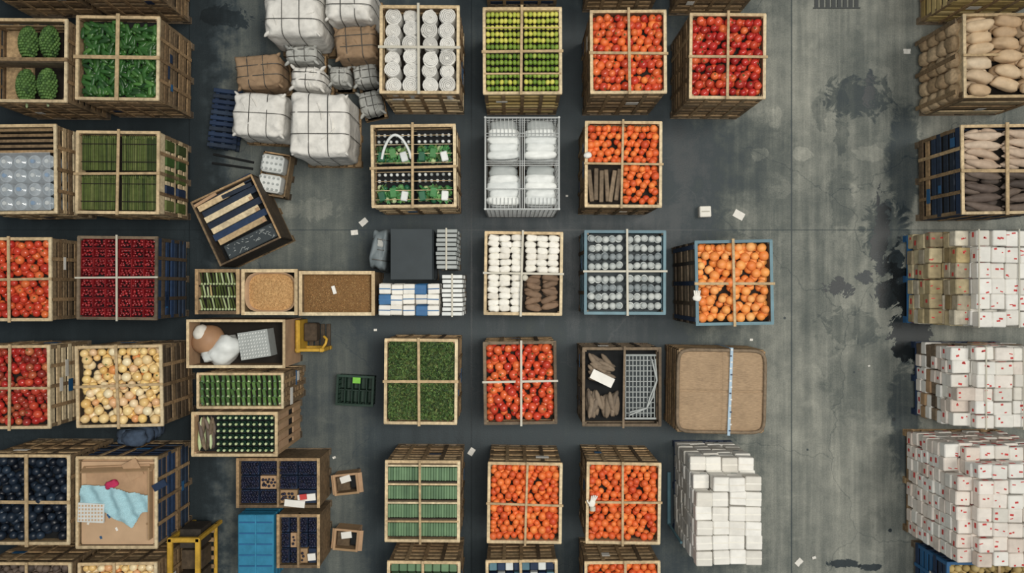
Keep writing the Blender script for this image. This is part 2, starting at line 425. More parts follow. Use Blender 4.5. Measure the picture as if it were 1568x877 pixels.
# ================================================================= FLOOR
def floor():
    mb=MB(); mb.bb(-13,13,-9,9,-.2,0,None)
    m=bpy.data.materials.new('stained_and_shaded_concrete'); m.use_nodes=True
    nt=m.node_tree; N=nt.nodes; L=nt.links; b=N['Principled BSDF']
    g=N.new('ShaderNodeNewGeometry'); sp=N.new('ShaderNodeSeparateXYZ'); L.new(g.outputs['Position'],sp.inputs[0])
    def math_(op,a,bb=None,c=None,clamp=False):
        n=N.new('ShaderNodeMath'); n.operation=op; n.use_clamp=clamp
        for i,v in enumerate((a,bb,c)):
            if v is None: continue
            if isinstance(v,(int,float)): n.inputs[i].default_value=v
            else: L.new(v,n.inputs[i])
        return n.outputs[0]
    def mr(v,a,b2,c,d):
        n=N.new('ShaderNodeMapRange'); n.interpolation_type='SMOOTHSTEP'; L.new(v,n.inputs[0])
        if a>b2: a,b2,c,d=b2,a,d,c
        for i,q in enumerate((a,b2,c,d),1): n.inputs[i].default_value=q
        return n.outputs[0]
    def nz(scale,detail=6,rough=.6,st=None,dist=0):
        n=N.new('ShaderNodeTexNoise'); n.inputs['Scale'].default_value=scale; n.inputs['Detail'].default_value=detail
        n.inputs['Roughness'].default_value=rough; n.inputs['Distortion'].default_value=dist
        src=g.outputs['Position']
        if st:
            mp=N.new('ShaderNodeMapping'); mp.inputs['Scale'].default_value=st; L.new(src,mp.inputs[0]); src=mp.outputs[0]
        L.new(src,n.inputs['Vector']); return n.outputs[0]
    X=sp.outputs[0]; Y=sp.outputs[1]
    n1=nz(.5,5,.55,dist=.3); n2=nz(4,6,.6); n3=nz(45,3,.6); n4=nz(1,4,.55,(5,.35,1)); n5=nz(2.0,7,.6,dist=.8); n7=nz(3.2,9,.68,dist=1.2); n8=nz(1,6,.6,(14,.5,1))
    val=mr(n1,.35,.65,.80,1.12)
    val=math_('MULTIPLY',val,mr(n2,.3,.7,.9,1.08)); val=math_('MULTIPLY',val,mr(n3,.3,.7,.92,1.08))
    val=math_('MULTIPLY',val,mr(n4,.38,.65,.86,1.08))
    val=math_('MULTIPLY',val,mr(n8,.4,.7,.93,1.05))
    val=math_('ADD',val,mr(n5,.60,.65,0,.10))
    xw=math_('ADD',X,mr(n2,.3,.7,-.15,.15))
    z1=mr(xw,2.4,4.2,.36,1.0); z2=mr(xw,-2.1,-2.6,0,.26); z3=mr(xw,-4.2,-4.9,0,-.44)  # shade of the crate aisles and gaps, painted into the floor colour by zone
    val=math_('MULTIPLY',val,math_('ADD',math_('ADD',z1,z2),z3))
    G=CH/F
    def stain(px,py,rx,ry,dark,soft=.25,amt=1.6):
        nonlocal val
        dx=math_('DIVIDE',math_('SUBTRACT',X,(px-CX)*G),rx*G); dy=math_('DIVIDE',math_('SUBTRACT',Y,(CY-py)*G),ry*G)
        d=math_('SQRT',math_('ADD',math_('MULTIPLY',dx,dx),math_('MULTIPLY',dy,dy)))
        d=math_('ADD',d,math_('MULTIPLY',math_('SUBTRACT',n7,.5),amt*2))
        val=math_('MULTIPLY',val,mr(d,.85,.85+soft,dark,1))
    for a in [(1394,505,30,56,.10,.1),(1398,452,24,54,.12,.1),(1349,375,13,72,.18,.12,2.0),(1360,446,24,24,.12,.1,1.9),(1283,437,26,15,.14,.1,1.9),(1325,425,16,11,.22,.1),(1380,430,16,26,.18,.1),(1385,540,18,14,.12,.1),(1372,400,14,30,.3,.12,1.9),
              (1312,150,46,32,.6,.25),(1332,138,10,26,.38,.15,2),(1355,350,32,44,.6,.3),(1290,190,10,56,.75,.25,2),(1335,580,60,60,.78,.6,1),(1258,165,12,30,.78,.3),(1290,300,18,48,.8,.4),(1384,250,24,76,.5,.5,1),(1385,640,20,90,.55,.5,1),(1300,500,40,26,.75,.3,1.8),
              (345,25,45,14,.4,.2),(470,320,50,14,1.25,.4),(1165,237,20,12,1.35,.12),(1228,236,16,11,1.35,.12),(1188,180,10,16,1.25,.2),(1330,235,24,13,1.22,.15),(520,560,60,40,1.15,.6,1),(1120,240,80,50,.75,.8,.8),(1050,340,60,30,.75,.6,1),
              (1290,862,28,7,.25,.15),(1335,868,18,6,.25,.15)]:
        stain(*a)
    def jx(px,w=.007,k=.45):
        nonlocal val
        val=math_('MULTIPLY',val,mr(math_('ABSOLUTE',math_('SUBTRACT',X,(px-CX)*G)),w,w*2,k,1))
    def jy(py,w=.007,k=.5):
        nonlocal val
        val=math_('MULTIPLY',val,mr(math_('ABSOLUTE',math_('SUBTRACT',Y,(CY-py)*G)),w,w*2,k,1))
    jx(1212); jx(722); jx(290); jy(352,.006,.7); jy(-60); jy(935)
    vo=N.new('ShaderNodeTexVoronoi'); vo.feature='DISTANCE_TO_EDGE'; vo.inputs['Scale'].default_value=.3
    md=N.new('ShaderNodeVectorMath'); md.operation='ADD'; nn=N.new('ShaderNodeTexNoise'); nn.inputs['Scale'].default_value=2; nn.inputs['Detail'].default_value=6
    L.new(g.outputs['Position'],nn.inputs['Vector']); sc2=N.new('ShaderNodeVectorMath'); sc2.operation='SCALE'; sc2.inputs['Scale'].default_value=.5
    L.new(nn.outputs['Color'],sc2.inputs[0]); L.new(g.outputs['Position'],md.inputs[0]); L.new(sc2.outputs[0],md.inputs[1]); L.new(md.outputs[0],vo.inputs['Vector'])
    val=math_('MULTIPLY',val,mr(vo.outputs[0],.0008,.003,.8,1))
    v2=N.new('ShaderNodeTexVoronoi'); v2.inputs['Scale'].default_value=1.5; L.new(g.outputs['Position'],v2.inputs['Vector'])
    val=math_('MULTIPLY',val,mr(v2.outputs['Distance'],.035,.055,.2,1))
    v3=N.new('ShaderNodeTexVoronoi'); v3.inputs['Scale'].default_value=3.3; L.new(g.outputs['Position'],v3.inputs['Vector'])
    val=math_('ADD',val,mr(v3.outputs['Distance'],.02,.035,.14,0))
    cr=N.new('ShaderNodeValToRGB'); e=cr.color_ramp.elements
    e[0].position=0; e[0].color=(.006,.009,.011,1); e[1].position=1; e[1].color=(.37,.37,.32,1)
    k=cr.color_ramp.elements.new(.5); k.color=(.126,.138,.126,1)
    k=cr.color_ramp.elements.new(.25); k.color=(.034,.047,.054,1)
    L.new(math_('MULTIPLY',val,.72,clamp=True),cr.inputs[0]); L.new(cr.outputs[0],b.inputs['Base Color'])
    L.new(mr(val,.15,.6,.4,.85),b.inputs['Roughness']); b.inputs['Specular IOR Level'].default_value=.3
    bp=N.new('ShaderNodeBump'); bp.inputs['Strength'].default_value=.12; bp.inputs['Distance'].default_value=.01; L.new(n3,bp.inputs['Height']); L.new(bp.outputs[0],b.inputs['Normal'])
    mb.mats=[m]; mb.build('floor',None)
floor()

# ================================================================= COLUMN A / B (left)
for r_,nm in [((-30,-150,92,-18),'wooden_produce_crate'),((118,-150,240,-8),'wooden_produce_crate')]:
    o=fcrate(nm,r_,1.2,.055,ORANGE,part='oranges'); o.done()

o=crate('crate_of_artichokes',(-22,30,102,155),1.2,depth=.45,cross='x',crossmat=WOOD,cw=.05)
a=o.p('artichokes')
for px,py in [(31,60),(64,59),(28,127),(61,125)]:
    x,y=o.L(px,py); A_,B_=.12,.235
    a.ell((x,y,o.h-.2),(A_*.85,B_*.9,.14),ARTI,None,14,9)
    # overlapping scales laid in rings so the head reads as a long bumpy cone
    for l in range(13):
        t=-.95+1.9*l/12; rr=A_*math.sqrt(max(.05,1-t*t))
        for k in range(9):
            u=-.1+3.34*(k+.5*(l%2))/9
            a.ell((x+rr*math.cos(u),y+B_*t,o.h-.2+.15*math.sqrt(max(.05,1-t*t))*math.sin(u)),(.022,.03,.016),ARTI,rot(-.5,0,0)@rot(0,(math.pi/2-u)*.7,0),6,4)
    for k in range(4): a.ell((x,y-B_*.95-.02*k,o.h-.2),(.02,.03,.018),LEEKW,None,6,4)
for px in (10,50,85):
    x,_=o.L(px,0); o.p('cross_boards').bb(x-.015,x+.015,-o.d/2+.03,o.d/2-.03,o.h-.42,o.h-.36,WOOD)
o.p('cross_boards').bb(-o.w/2,o.w/2,-.02,.02,o.h-.3,o.h-.02,GWOOD)
o.p('cross_boards').bb(-o.w/2+.03,-o.w/2+.42,-o.d/2+.03,o.d/2-.03,o.h-.46,o.h-.4,WOOD)
o.done()

o=crate('crate_of_cucumbers',(118,26,243,152),1.2,depth=.12,cw=.05,liner=DARK)
longs(o.p('cucumbers'),-o.w/2+.03,o.w/2-.03,-o.d/2+.03,o.d/2-.03,o.h-.035,.085,.03,CUC,layers=3,count=150,wob=.04,e=.8,seg=(14,8))
o.done()

o=crate('crate_of_bottled_water',(-28,192,86,326),1.05,cross='',depth=.35,slat=PINE)
b=o.p('bottles')
for i in range(5):
    for j in range(4):
        x=-o.w/2+.13+i*.205; y=-o.d/2+.14+j*.2
        if x>o.w/2-.1: continue
        b.cyl((x,y,o.h-.22),.095,.38,BOTT,18); b.cyl((x,y,o.h-.015),.08,.03,BOTT,18,r2=.04); b.cyl((x,y,o.h+.015),.03,.03,LBLUE if (i+j)%3==0 else WPLAS,12)
b.field(-o.w/2+.02,o.w/2-.05,-o.d/2+.03,-o.d/2+.86,lambda x,y:o.h+.05+.03*noise.noise(Vector((x*6,y*6,1)))+.02*abs(noise.noise(Vector((x*16,y*9,4)))),FILM,60,50)
for k in range(5):
    yy=o.d/2-.05-k*.075; o.p('slats').bb(-o.w/2+.02,o.w/2-.02,yy-.02,yy+.02,o.h-.1-.02*k,o.h-.07-.02*k,WOOD)
o.done()

o=crate('crate_of_asparagus',(118,202,243,326),1.1,slat=PINE,depth=.18,liner=DKBR,n=5)
b=o.p('asparagus')
for (x0,x1,y0,y1) in quads(o.w,o.d,.04,.03):
    n=17
    for i in range(n):
        x=x0+(x1-x0)*(i+.5)/n
        for l in range(2):
            b.rod((x+R.uniform(-.004,.004),y0+.01,o.h-.06-l*.04+R.uniform(-.01,.01)),(x,y1-.03,o.h-.05-l*.04+R.uniform(-.01,.012)),.012,OLIVE,6)
            b.ell((x,y1-.03,o.h-.05-l*.04),(.016,.035,.014),OLIVE,None,6,4)
    for t in (.25,.75): b.bb(x0,x1,y0+(y1-y0)*t-.006,y0+(y1-y0)*t+.006,o.h-.04,o.h-.028,DKBR)
for j in range(5):
    for l in range(2): b.cbox((o.w/2-.01,-o.d/2+.14+j*.22,.35+l*.4),(.05,.16,.28),[OLIVE,NAVY,OLIVE,HERB,OLIVE][j],.02)
o.done()
fcrate('crate_of_tomatoes',(-42,365,78,490),1.1,.06,TOM,calyx=.4,part='tomatoes',slat=WOOD).done()

o=crate('crate_of_cherries',(120,363,240,488),1.1,mat=DWOOD,slat=BWOOD,rim=GWOOD,crossmat=STRAP,cw=.025,depth=.1,liner=DARK)
c=o.p('cherries')
for (x0,x1,y0,y1) in quads(o.w,o.d,.02,.008):
    for i in range(3):
        for j in range(4):
            a0=x0+(x1-x0)*i/3; b0=y0+(y1-y0)*j/4; dx=(x1-x0)/3; dy=(y1-y0)/4
            fruit(c,a0+.012,a0+dx-.012,b0+.012,b0+dy-.012,o.h-.03,.022,CHERRY,layers=2,seg=(8,5),heap=.012,jit=.4)
            pn=o.p('punnets')
            for sx in (a0+.006,a0+dx-.006): pn.bb(sx-.003,sx+.003,b0+.006,b0+dy-.006,o.h-.1,o.h-.015,CHERRY)
            for sy in (b0+.006,b0+dy-.006): pn.bb(a0+.006,a0+dx-.006,sy-.003,sy+.003,o.h-.1,o.h-.015,CHERRY)
o.done()

fcrate('crate_of_apples',(-45,530,76,655),1.1,.057,[APPLE,REDTOM],calyx=.1,part='apples',slat=PINE).done()
fcrate('crate_of_yellow_apples',(118,530,248,652),1.15,.066,YAPP,calyx=.08,part='apples',slat=DWOOD,rotd=1.2).done()
fcrate('crate_of_plums',(-22,697,106,832),1.2,.068,PLUM,part='plums',slat=WOOD,liner=DARK,cw=.045).done()
# clothes crate
o=crate('crate_with_clothing',(118,700,240,838),1.2,cross='',slat=BWOOD,depth=.08,liner=CARD,rotd=0)
k=o.p('cardboard_sheets')
k.box((0,-.02,o.h-.05),(o.w-.08,o.d-.1,.02),KRAFT)
k.box((.02,o.d*.23,o.h-.01),(o.w*.8,o.d*.36,.012),CARD,rz(.05)); k.box((o.w*.02,o.d*.38,o.h+.01),(o.w*.9,.02,.14),CARD,rot(.5,0,.03))
k.box((o.w*.43,0,o.h+.02),(.02,o.d*.8,.12),CARD)
g=o.p('shirt')
def inside(poly):
    def f(x,y):
        c=False; n=len(poly)
        for i in range(n):
            x1,y1=poly[i]; x2,y2=poly[(i+1)%n]
            if (y1>y)!=(y2>y) and x<(x2-x1)*(y-y1)/(y2-y1)+x1: c=not c
        return c
    return f
poly=[o.L(*q) for q in [(128,742),(150,741),(168,744),(200,752),(232,757),(232,783),(220,783),(213,793),(206,806),(194,800),(180,793),(170,787),(150,772),(124,768)]]
g.field(-o.w/2,o.w/2,-o.d/2,o.d/2,lambda x,y:o.h+.05+.03*noise.noise(Vector((x*7,y*7,3)))+.014*math.sin(x*30+y*14)+.01*math.sin(x*12-y*36),GARM,110,110,inside(poly))
bs=o.p('basket'); bx,by=o.L(143,783)
bs.box((bx,by,o.h+.05),(.37,.27,.03),WPLAS,rz(-.05))
for i in range(8):
    for j in range(5):
        bs.box((bx-.16+i*.045,by-.1+j*.05,o.h+.067),(.022,.026,.004),KRAFT,rz(-.05))
o.p('pink_cloth').ell((*o.L(172,741),o.h+.03),(.09,.05,.03),PINK,rz(.4),14,8,e=.7,wob=.5)
o.p('blue_board').box((*o.L(246,742),o.h+.03),(.2,.1,.02),NAVY,rz(.5))
o.p('white_card').box((*o.L(205,718),o.h+.03),(.22,.26,.012),CARD,rz(.5))
for k_ in range(9): o.p('papers').box((R.uniform(-.45,.45)*o.w*.9,R.uniform(-.45,.1)*o.d,o.h-.035),(R.uniform(.03,.09),.03,.004),R.choice([BLUE,PAPER,CARD]),rz(R.random()*3))
o.done()
o=Obj('bundle_of_denim_clothes',(172,658,212,684),.9); b=o.p('cloth')
for i in range(6): b.ell((R.uniform(-.08,.08),R.uniform(-.02,.02),.14+i*.13),(.18,.12,.1),DENIM,rz(R.uniform(-.2,.2)),16,10,e=.7,wob=.35)
b.ell((0,0,.1),(.2,.13,.1),DENIM,None,16,8,e=.6)
o.done()
fcrate('wooden_produce_crate',(-25,862,108,985),1.1,.055,DSWP,part='produce').done()
fcrate('wooden_produce_crate',(122,862,240,985),1.1,.055,YAPP,part='produce',slat=WOOD).done()
o=Obj('yellow_steel_rack',(256,824,305,960),.9); b=o.p('frame'); w,d,h=o.w,o.d,o.h
for sx in (-1,1):
    for sy in (-1,1): b.cbox((sx*(w/2-.03),sy*(d/2-.03),h/2),(.06,.06,h),YEL,.01)
    b.cbox((sx*(w/2-.03),0,h-.03),(.07,d,.07),YEL); b.cbox((sx*(w/2-.03),0,.2),(.05,d,.05),YEL)
for sy in (-1,1): b.cbox((0,sy*(d/2-.03),h-.03),(w,.07,.07),YEL)
for k in range(9): b.bb(-w/2+.04,w/2-.04,-d/2+.1+k*(d-.2)/8-.03,-d/2+.1+k*(d-.2)/8+.03,.22,.25,WOOD)
for k in range(4): b.bb(-w/2+.08,w/2-.08,-d/2+.08+k*.33,-d/2+.36+k*.33,.25,.6+.05*(k%2),DWOOD)
o.done()

# ================================================================= BALES
def bale(name,rect,h,mat,strap=STRAP,rotd=0,base=True,nx=2,ny=2,e=.3):
    o=Obj(name,rect,h,rotd); z0=.13 if base else 0
    if base: pallet(o.p('pallet'),o.w*1.0,o.d*1.0,WOOD)
    hh=(h-z0)/2; c=(0,0,z0+hh); d=(o.w/2,o.d/2,hh)
    o.p('bale').ell(c,d,mat,None,64,40,e=e,wob=.09,wf=3.2)
    s=o.p('straps')
    for i in range(nx):
        off=o.w*((i+1)/(nx+1)-.5)+R.uniform(-.02,.02); s.ring(c,d,strap,0,off,.012,e=e,grow=1.03)
    for i in range(ny):
        off=o.d*((i+1)/(ny+1)-.5)+R.uniform(-.02,.02); s.ring(c,d,strap,1,off,.012,e=e,grow=1.03)
    for sx in (-1,1):
        for sy in (-1,1):
            o.p('folds').ell((sx*o.w*.43,o.d*.43*sy,h-.1),(.07,.025,.04),mat,rz(.78*sx*sy),10,6,wob=.3)
    for k in range(3): o.p('folds').ell((R.uniform(-.3,.3)*o.w,R.uniform(-.3,.3)*o.d,h-.008),(o.w*.16,.012,.012),mat,rz(R.uniform(0,3)),12,5,wob=.2,bend=.2)
    o.done(); return o
bale('white_wrapped_bale',(400,-25,489,53),1.15,WBALE,DSTRAP)
bale('white_wrapped_bale',(495,-35,568,28),1.1,WBALE,DSTRAP)
bale('brown_wrapped_bale',(510,38,575,88),.95,BBALE,DSTRAP,rotd=4)
bale('brown_wrapped_bale',(358,82,428,133),.75,BBALE,DSTRAP,rotd=5)
bale('white_wrapped_bale',(442,99,494,135),.85,WBALE,DSTRAP,rotd=-3,nx=1,e=.45)
bale('grey_wrapped_bale',(434,67,484,94),.75,GBALE,DSTRAP,rotd=2,nx=2,e=.45)
bale('grey_wrapped_bale',(502,99,534,128),.6,GBALE,DSTRAP,nx=1,ny=1,e=.5)
bale('grey_wrapped_bale',(539,95,577,128),.6,GBALE,DSTRAP,rotd=8,e=.5)
bale('grey_wrapped_bale',(548,137,584,174),.5,GBALE,DSTRAP,rotd=12,e=.55)
bale('white_wrapped_bale',(353,139,434,208),.85,WBALE,DSTRAP,rotd=-3,nx=2,ny=1)
bale('white_wrapped_bale',(442,141,532,238),1.15,WBALE,DSTRAP,nx=2,ny=2,e=.22)

def plastic_crate(name,rect,h,mat,rotd=0,nx=9,ny=6):
    o=Obj(name,rect,h,rotd); w,d=o.w,o.d; b=o.p('body')
    t=.018
    b.bb(-w/2,w/2,-d/2,d/2,.0,.02,mat)
    for sy in (-1,1):
        for z in (.05,h*.5,h-.03): b.bb(-w/2,w/2,sy*d/2,sy*(d/2-t),z-.025,z+.025,mat)
        for i in range(nx+1):
            x=-w/2+w*i/nx; x=min(max(x,-w/2+.01),w/2-.01); b.bb(x-.01,x+.01,sy*d/2,sy*(d/2-t),0,h,mat)
    for sx in (-1,1):
        for z in (.05,h*.5,h-.03): b.bb(sx*w/2,sx*(w/2-t),-d/2,d/2,z-.025,z+.025,mat)
        for i in range(ny+1):
            y=-d/2+d*i/ny; y=min(max(y,-d/2+.01),d/2-.01); b.bb(sx*w/2,sx*(w/2-t),y-.01,y+.01,0,h,mat)
    b.bb(-w/2-.015,w/2+.015,d/2-.02,d/2+.015,h-.015,h+.005,mat);b.bb(-w/2-.015,w/2+.015,-d/2-.015,-d/2+.02,h-.015,h+.005,mat)
    b.bb(-w/2-.015,-w/2+.02,-d/2,d/2,h-.014,h+.006,mat);b.bb(w/2-.02,w/2+.015,-d/2,d/2,h-.014,h+.006,mat)
    return o
o=Obj('blue_slatted_pallet',(319,134,364,226),.3,-7); b=o.p('deck')
for l in range(2):
    z=.03+l*.14
    for i in range(3): b.cbox((-o.w/2+.05+i*(o.w-.1)/2,0,z),(.06,o.d,.05),BWOOD,.008)
    for i in range(11): b.cbox((0,-o.d/2+.04+i*(o.d-.08)/10,z+.05),(o.w,.062,.035),NAVY if i%3 else BWOOD,.006)
o.done()

o=Obj('tray_of_white_packs',(395,232,438,299),.45,-9); b=o.p('tray'); w,d,h=o.w,o.d,o.h
pallet(o.p('pallet'),w,d,DWOOD)
b.bb(-w/2,w/2,-d/2,d/2,.13,.16,WOOD)
for sx in (-1,1): b.bb(sx*w/2,sx*(w/2-.02),-d/2,d/2,.16,.34,WOOD)
for sy in (-1,1): b.bb(-w/2,w/2,sy*d/2,sy*(d/2-.02),.16,.34,WOOD)
for sy in (-1,1):
    b2=o.p('packs'); b2.cbox((-.03,sy*d*.23,.3),(w*.8,d*.4,.28),WPLAS,.03)
    for i in range(5):
        for j in range(3): b2.cyl((-.03-w*.32+i*w*.16,sy*d*.23-d*.13+j*d*.13,.45),.018,.02,GREYP,8)
o.done()
o=Obj('steel_bars',(325,240,388,258),.03,-8)
for k in range(2): o.p('bar').rod((-o.w/2,-.05+.14*k,.02),(o.w/2,-.05+.1*k,.02),.018,DARK,8)
o.done()

o=Obj('open_crate_of_planks',(310,283,413,391),.75,25); w,d,h=o.w,o.d,o.h; b=o.p('box')
pallet(o.p('pallet'),w,d,WOOD)
b.bb(-w/2,w/2,-d/2,d/2,.13,.16,WOOD)
for sx in (-1,1): b.bb(sx*w/2,sx*(w/2-.03),-d/2,d/2,.16,h,DWOOD); b.bb(sx*w/2,sx*(w/2-.025),-d/2,d/2,h,h+.02,WOOD)
for sy in (-1,1): b.bb(-w/2,w/2,sy*d/2,sy*(d/2-.03),.16,h,DWOOD); b.bb(-w/2,w/2,sy*d/2,sy*(d/2-.025),h,h+.018,WOOD)
b.bb(-w/2+.04,w/2-.04,-d/2+.04,d/2-.04,.16,h-.25,DARK)
pl=o.p('planks')
for i in range(4):
    y=-d/2+.36+i*.19
    pl.box((-.02*i,y,h-.08+.01*i),(w*.78,.085,.03),PINE,rot(0,.03,.06)); pl.box((w*.36-.02*i,y,h-.06),(.05,.05,.02),CARD,rz(.06))
    pl.box((0,y+.1,h-.14),(w*.9,.1,.06),BWOOD,rot(0,0,.05))
pl.box((0,d/2-.12,h-.05),(w*.85,.06,.03),BWOOD); pl.box((-w*.3,d/2-.06,h),(w*.4,.04,.02),CARD,rz(.1))
pk=o.p('printed_pack'); pk.cbox((.05,-d/2+.16,h-.1),(w*.8,.22,.12),SLAB,.01,rz(.02))
for k in range(40): pk.box((R.uniform(-.34,.42),-d/2+.16+R.uniform(-.09,.09),h-.037),(R.uniform(.02,.06),.007,.003),GREYP,rz(R.uniform(-1,1)))
o.done()

# ================================================================= MIDDLE ROW bins
def bin_(name,rect,h,mat,t=.03,rotd=0,base=True,rim=None,zin=None,linerm=DKBR):
    o=Obj(name,rect,h,rotd); w,d=o.w,o.d; b=o.p('box'); z=.125 if base else 0
    if base: pallet(o.p('pallet'),w,d,GWOOD)
    for sx in (-1,1): b.bb(sx*w/2,sx*(w/2-t),-d/2,d/2,z,h,mat)
    for sy in (-1,1): b.bb(-w/2+t,w/2-t,sy*d/2,sy*(d/2-t),z,h-.004,mat)
    rim=rim or mat
    for sx in (-1,1): b.bb(sx*(w/2+.01),sx*(w/2-t-.008),-d/2-.01,d/2+.01,h-.004,h+.014,rim)
    for sy in (-1,1): b.bb(-w/2,w/2,sy*(d/2+.01),sy*(d/2-t-.008),h-.008,h+.01,rim)
    b.bb(-w/2+t,w/2-t,-d/2+t,d/2-t,z,(zin if zin else h-.15),linerm)
    return o
o=bin_('box_of_spring_onions',(300,413,366,480),.85,CARD,rim=WOOD)
b=o.p('spring_onions')
for r_ in range(3):
    for i in range(13):
        x=-o.w/2+.05+i*(o.w-.1)/12; y=-o.d/2+.06+r_*(o.d-.08)/3
        b.rod((x,y,o.h-.12),(x+R.uniform(-.02,.02),y+.17,o.h-.03+R.uniform(-.02,.02)),.013,R.choice([LEEKW,OLIVE,OLIVE,YBOX]),6)
        b.ell((x,y,o.h-.09),(.018,.022,.018),LEEKW,None,7,5)
    o.p('boards').bb(-o.w/2+.03,o.w/2-.03,-o.d/2+.02+r_*(o.d-.08)/3,-o.d/2+.045+r_*(o.d-.08)/3,o.h-.1,o.h-.03,DKBR)
o.done()
def grainbin(name,rect,h,mat,round_=False):
    o=bin_(name,rect,h,WOOD,rim=PINE,zin=h-.35)
    w,d=o.w/2-.03,o.d/2-.03; b=o.p('grain')
    fz=lambda x,y: h-.13+.07*(1-(x/w)**2)*(1-(y/d)**2)+.02*noise.noise(Vector((x*7,y*7,2)))+.008*noise.noise(Vector((x*30,y*30,5)))
    if round_:
        N_=40; vs=[]
        for (zz,gr) in ((h-.02,1.0),(h-.03,.93),(h-.22,.9)):
            for i in range(N_):
                a=2*math.pi*i/N_; c_,s_=math.cos(a),math.sin(a)
                vs.append((math.copysign(abs(c_)**.55,c_)*w*gr,math.copysign(abs(s_)**.55,s_)*d*gr,zz))
        o.p('tub').add(vs,[[k*N_+i,k*N_+(i+1)%N_,(k+1)*N_+(i+1)%N_,(k+1)*N_+i] for k in range(2) for i in range(N_)],CARD,True)
        f2=lambda x,y: (abs(x/w)**3.6+abs(y/d)**3.6)<.85
        b.field(-w,w,-d,d,fz,mat,60,60,f2)
    else: b.field(-w,w,-d,d,fz,mat,60,40)
    for k in range(1300):
        x=R.uniform(-w,w)*.93; y=R.uniform(-d,d)*.93
        if round_ and (abs(x/w)**3+abs(y/d)**3)>.7: continue
        b.ell((x,y,fz(x,y)+.003),(.014,.006,.005),mat,rz(R.random()*6),6,4)
    return o
grainbin('bin_of_grain',(371,413,455,481),.85,GRAIN,True).done()
o=grainbin('bin_of_wood_chips',(459,416,573,482),.85,BGRAIN)
o.p('scoop').box((-.05,.05,o.h-.03),(.05,.12,.02),WHITE,rz(.3)); o.done()

o=Obj('slate_sheet_stack',(598,350,662,428),1.05); w,d,h=o.w,o.d,o.h
pallet(o.p('pallet'),w,d,GWOOD)
for i in range(8): o.p('sheets').cbox((R.uniform(-.01,.01),R.uniform(-.01,.01),.18+i*.11),(w-.01,d-.01,.1),SLAB,.008)
o.p('edge').cbox((0,0,h-.0),(w,d,.02),SLAB,.006)
o.done()
def lath(name,rect,h,mat,n,gm=DARK):
    o=Obj(name,rect,h); w,d=o.w,o.d
    pallet(o.p('pallet'),w,d,GWOOD); b=o.p('stack')
    for l in range(6):
        z=.13+(h-.13)*(l+.5)/6; hh=(h-.13)/6*.85
        for i in range(n): b.cbox((R.uniform(-.01,.01),-d/2+d*(i+.5)/n,z),(w,d/n*.78,hh),mat,.006)
    b.bb(-w/2+.03,w/2-.03,-d/2+.03,d/2-.03,.13,h-.1,gm)
    o.p('strap').bb(-.012,.012,-d/2-.01,d/2+.01,h,h+.008,STRAP)
    o.done()
lath('stack_of_grey_laths',(668,350,699,412),1.0,GREYP,9)
lath('stack_of_white_laths',(677,420,708,484),1.0,WPLAS,9)
o=Obj('grey_tarp_bundle',(566,352,592,412),.9,-8); b=o.p('tarp')
pallet(o.p('pallet'),o.w,o.d,GWOOD)
b.ell((0,0,.52),(o.w/2,o.d/2,.38),TARP,None,30,20,e=.45,wob=.25)
b.ell((0,.1,.8),(.07,.1,.12),GBALE,None,14,8,wob=.3)
for k in range(3): o.p('straps').ring((0,0,.52),(o.w/2,o.d/2,.38),DSTRAP,1,-.15+k*.15,.012,e=.45,grow=1.05)
o.done()
def cartons(name,rect,h,nx,ny,bh,mats,hm=None,tape=None,label=None,base=GWOOD,jit=.012,straps=False,rotd=0,spots=0,fit=.96):
    o=Obj(name,rect,h,rotd); w,d=o.w,o.d
    pallet(o.p('pallet'),w,d,base); nz=max(1,int(round((h-.13)/bh))); bh=(h-.13)/nz
    b=o.p('cartons')
    for i in range(nx):
        for j in range(ny):
            top=nz-(hm(i,j) if hm else 0)
            dz=R.uniform(-.02,.02)
            for l in range(top):
                edge=(i in(0,nx-1)) or (j in(0,ny-1)) or l>=top-1 or (hm is not None)
                if not edge: continue
                cx=-w/2+w*(i+.5)/nx+R.uniform(-jit,jit); cy=-d/2+d*(j+.5)/ny+R.uniform(-jit,jit); z=.13+bh*(l+.5)+dz*l/nz
                a=R.uniform(-.035,.035); m=mats(i,j,l) if callable(mats) else R.choice(mats)
                b.cbox((cx,cy,z),(w/nx*fit,d/ny*fit,bh*.955),m,.012,rz(a))
                sx_,sy_=w/nx,d/ny
                if tape and l>=top-1:
                    b.box((cx,cy,z+bh*.479),(sx_*.95,.016,.003),tape,rz(a))
                if label and R.random()<label[1]:
                    b.box((cx-sx_*(fit/2+.003),cy+R.uniform(-.25,.25)*sy_,z),(.004,sy_*R.uniform(.15,.4),bh*.28),label[0],rz(a))
                    b.box((cx+R.uniform(-.25,.25)*sx_,cy+sy_*(fit/2+.003),z),(sx_*.35,.004,bh*.28),label[0],rz(a))
                    b.box((cx+R.uniform(-.25,.25)*sx_,cy-sy_*(fit/2+.003),z),(sx_*.35,.004,bh*.28),label[0],rz(a))
                if spots and l==top-1 and label:
                    for q in range(spots):
                        b.box((cx+R.uniform(-.38,.38)*sx_,cy+R.uniform(-.38,.38)*sy_,z+bh*.48),(R.uniform(.015,.055),R.uniform(.012,.03),.003),label[0],rz(R.uniform(-.3,.3)))
    if straps:
        s=o.p('straps')
        for t in (-.2,.2):
            s.bb(w*t-.01,w*t+.01,-d/2-.012,d/2+.012,h+.012,h+.018,STRAP)
            s.bb(w*t-.01,w*t+.01,-d/2-.014,-d/2-.008,.13,h+.015,STRAP); s.bb(w*t-.01,w*t+.01,d/2+.008,d/2+.014,.13,h+.015,STRAP)
    return o
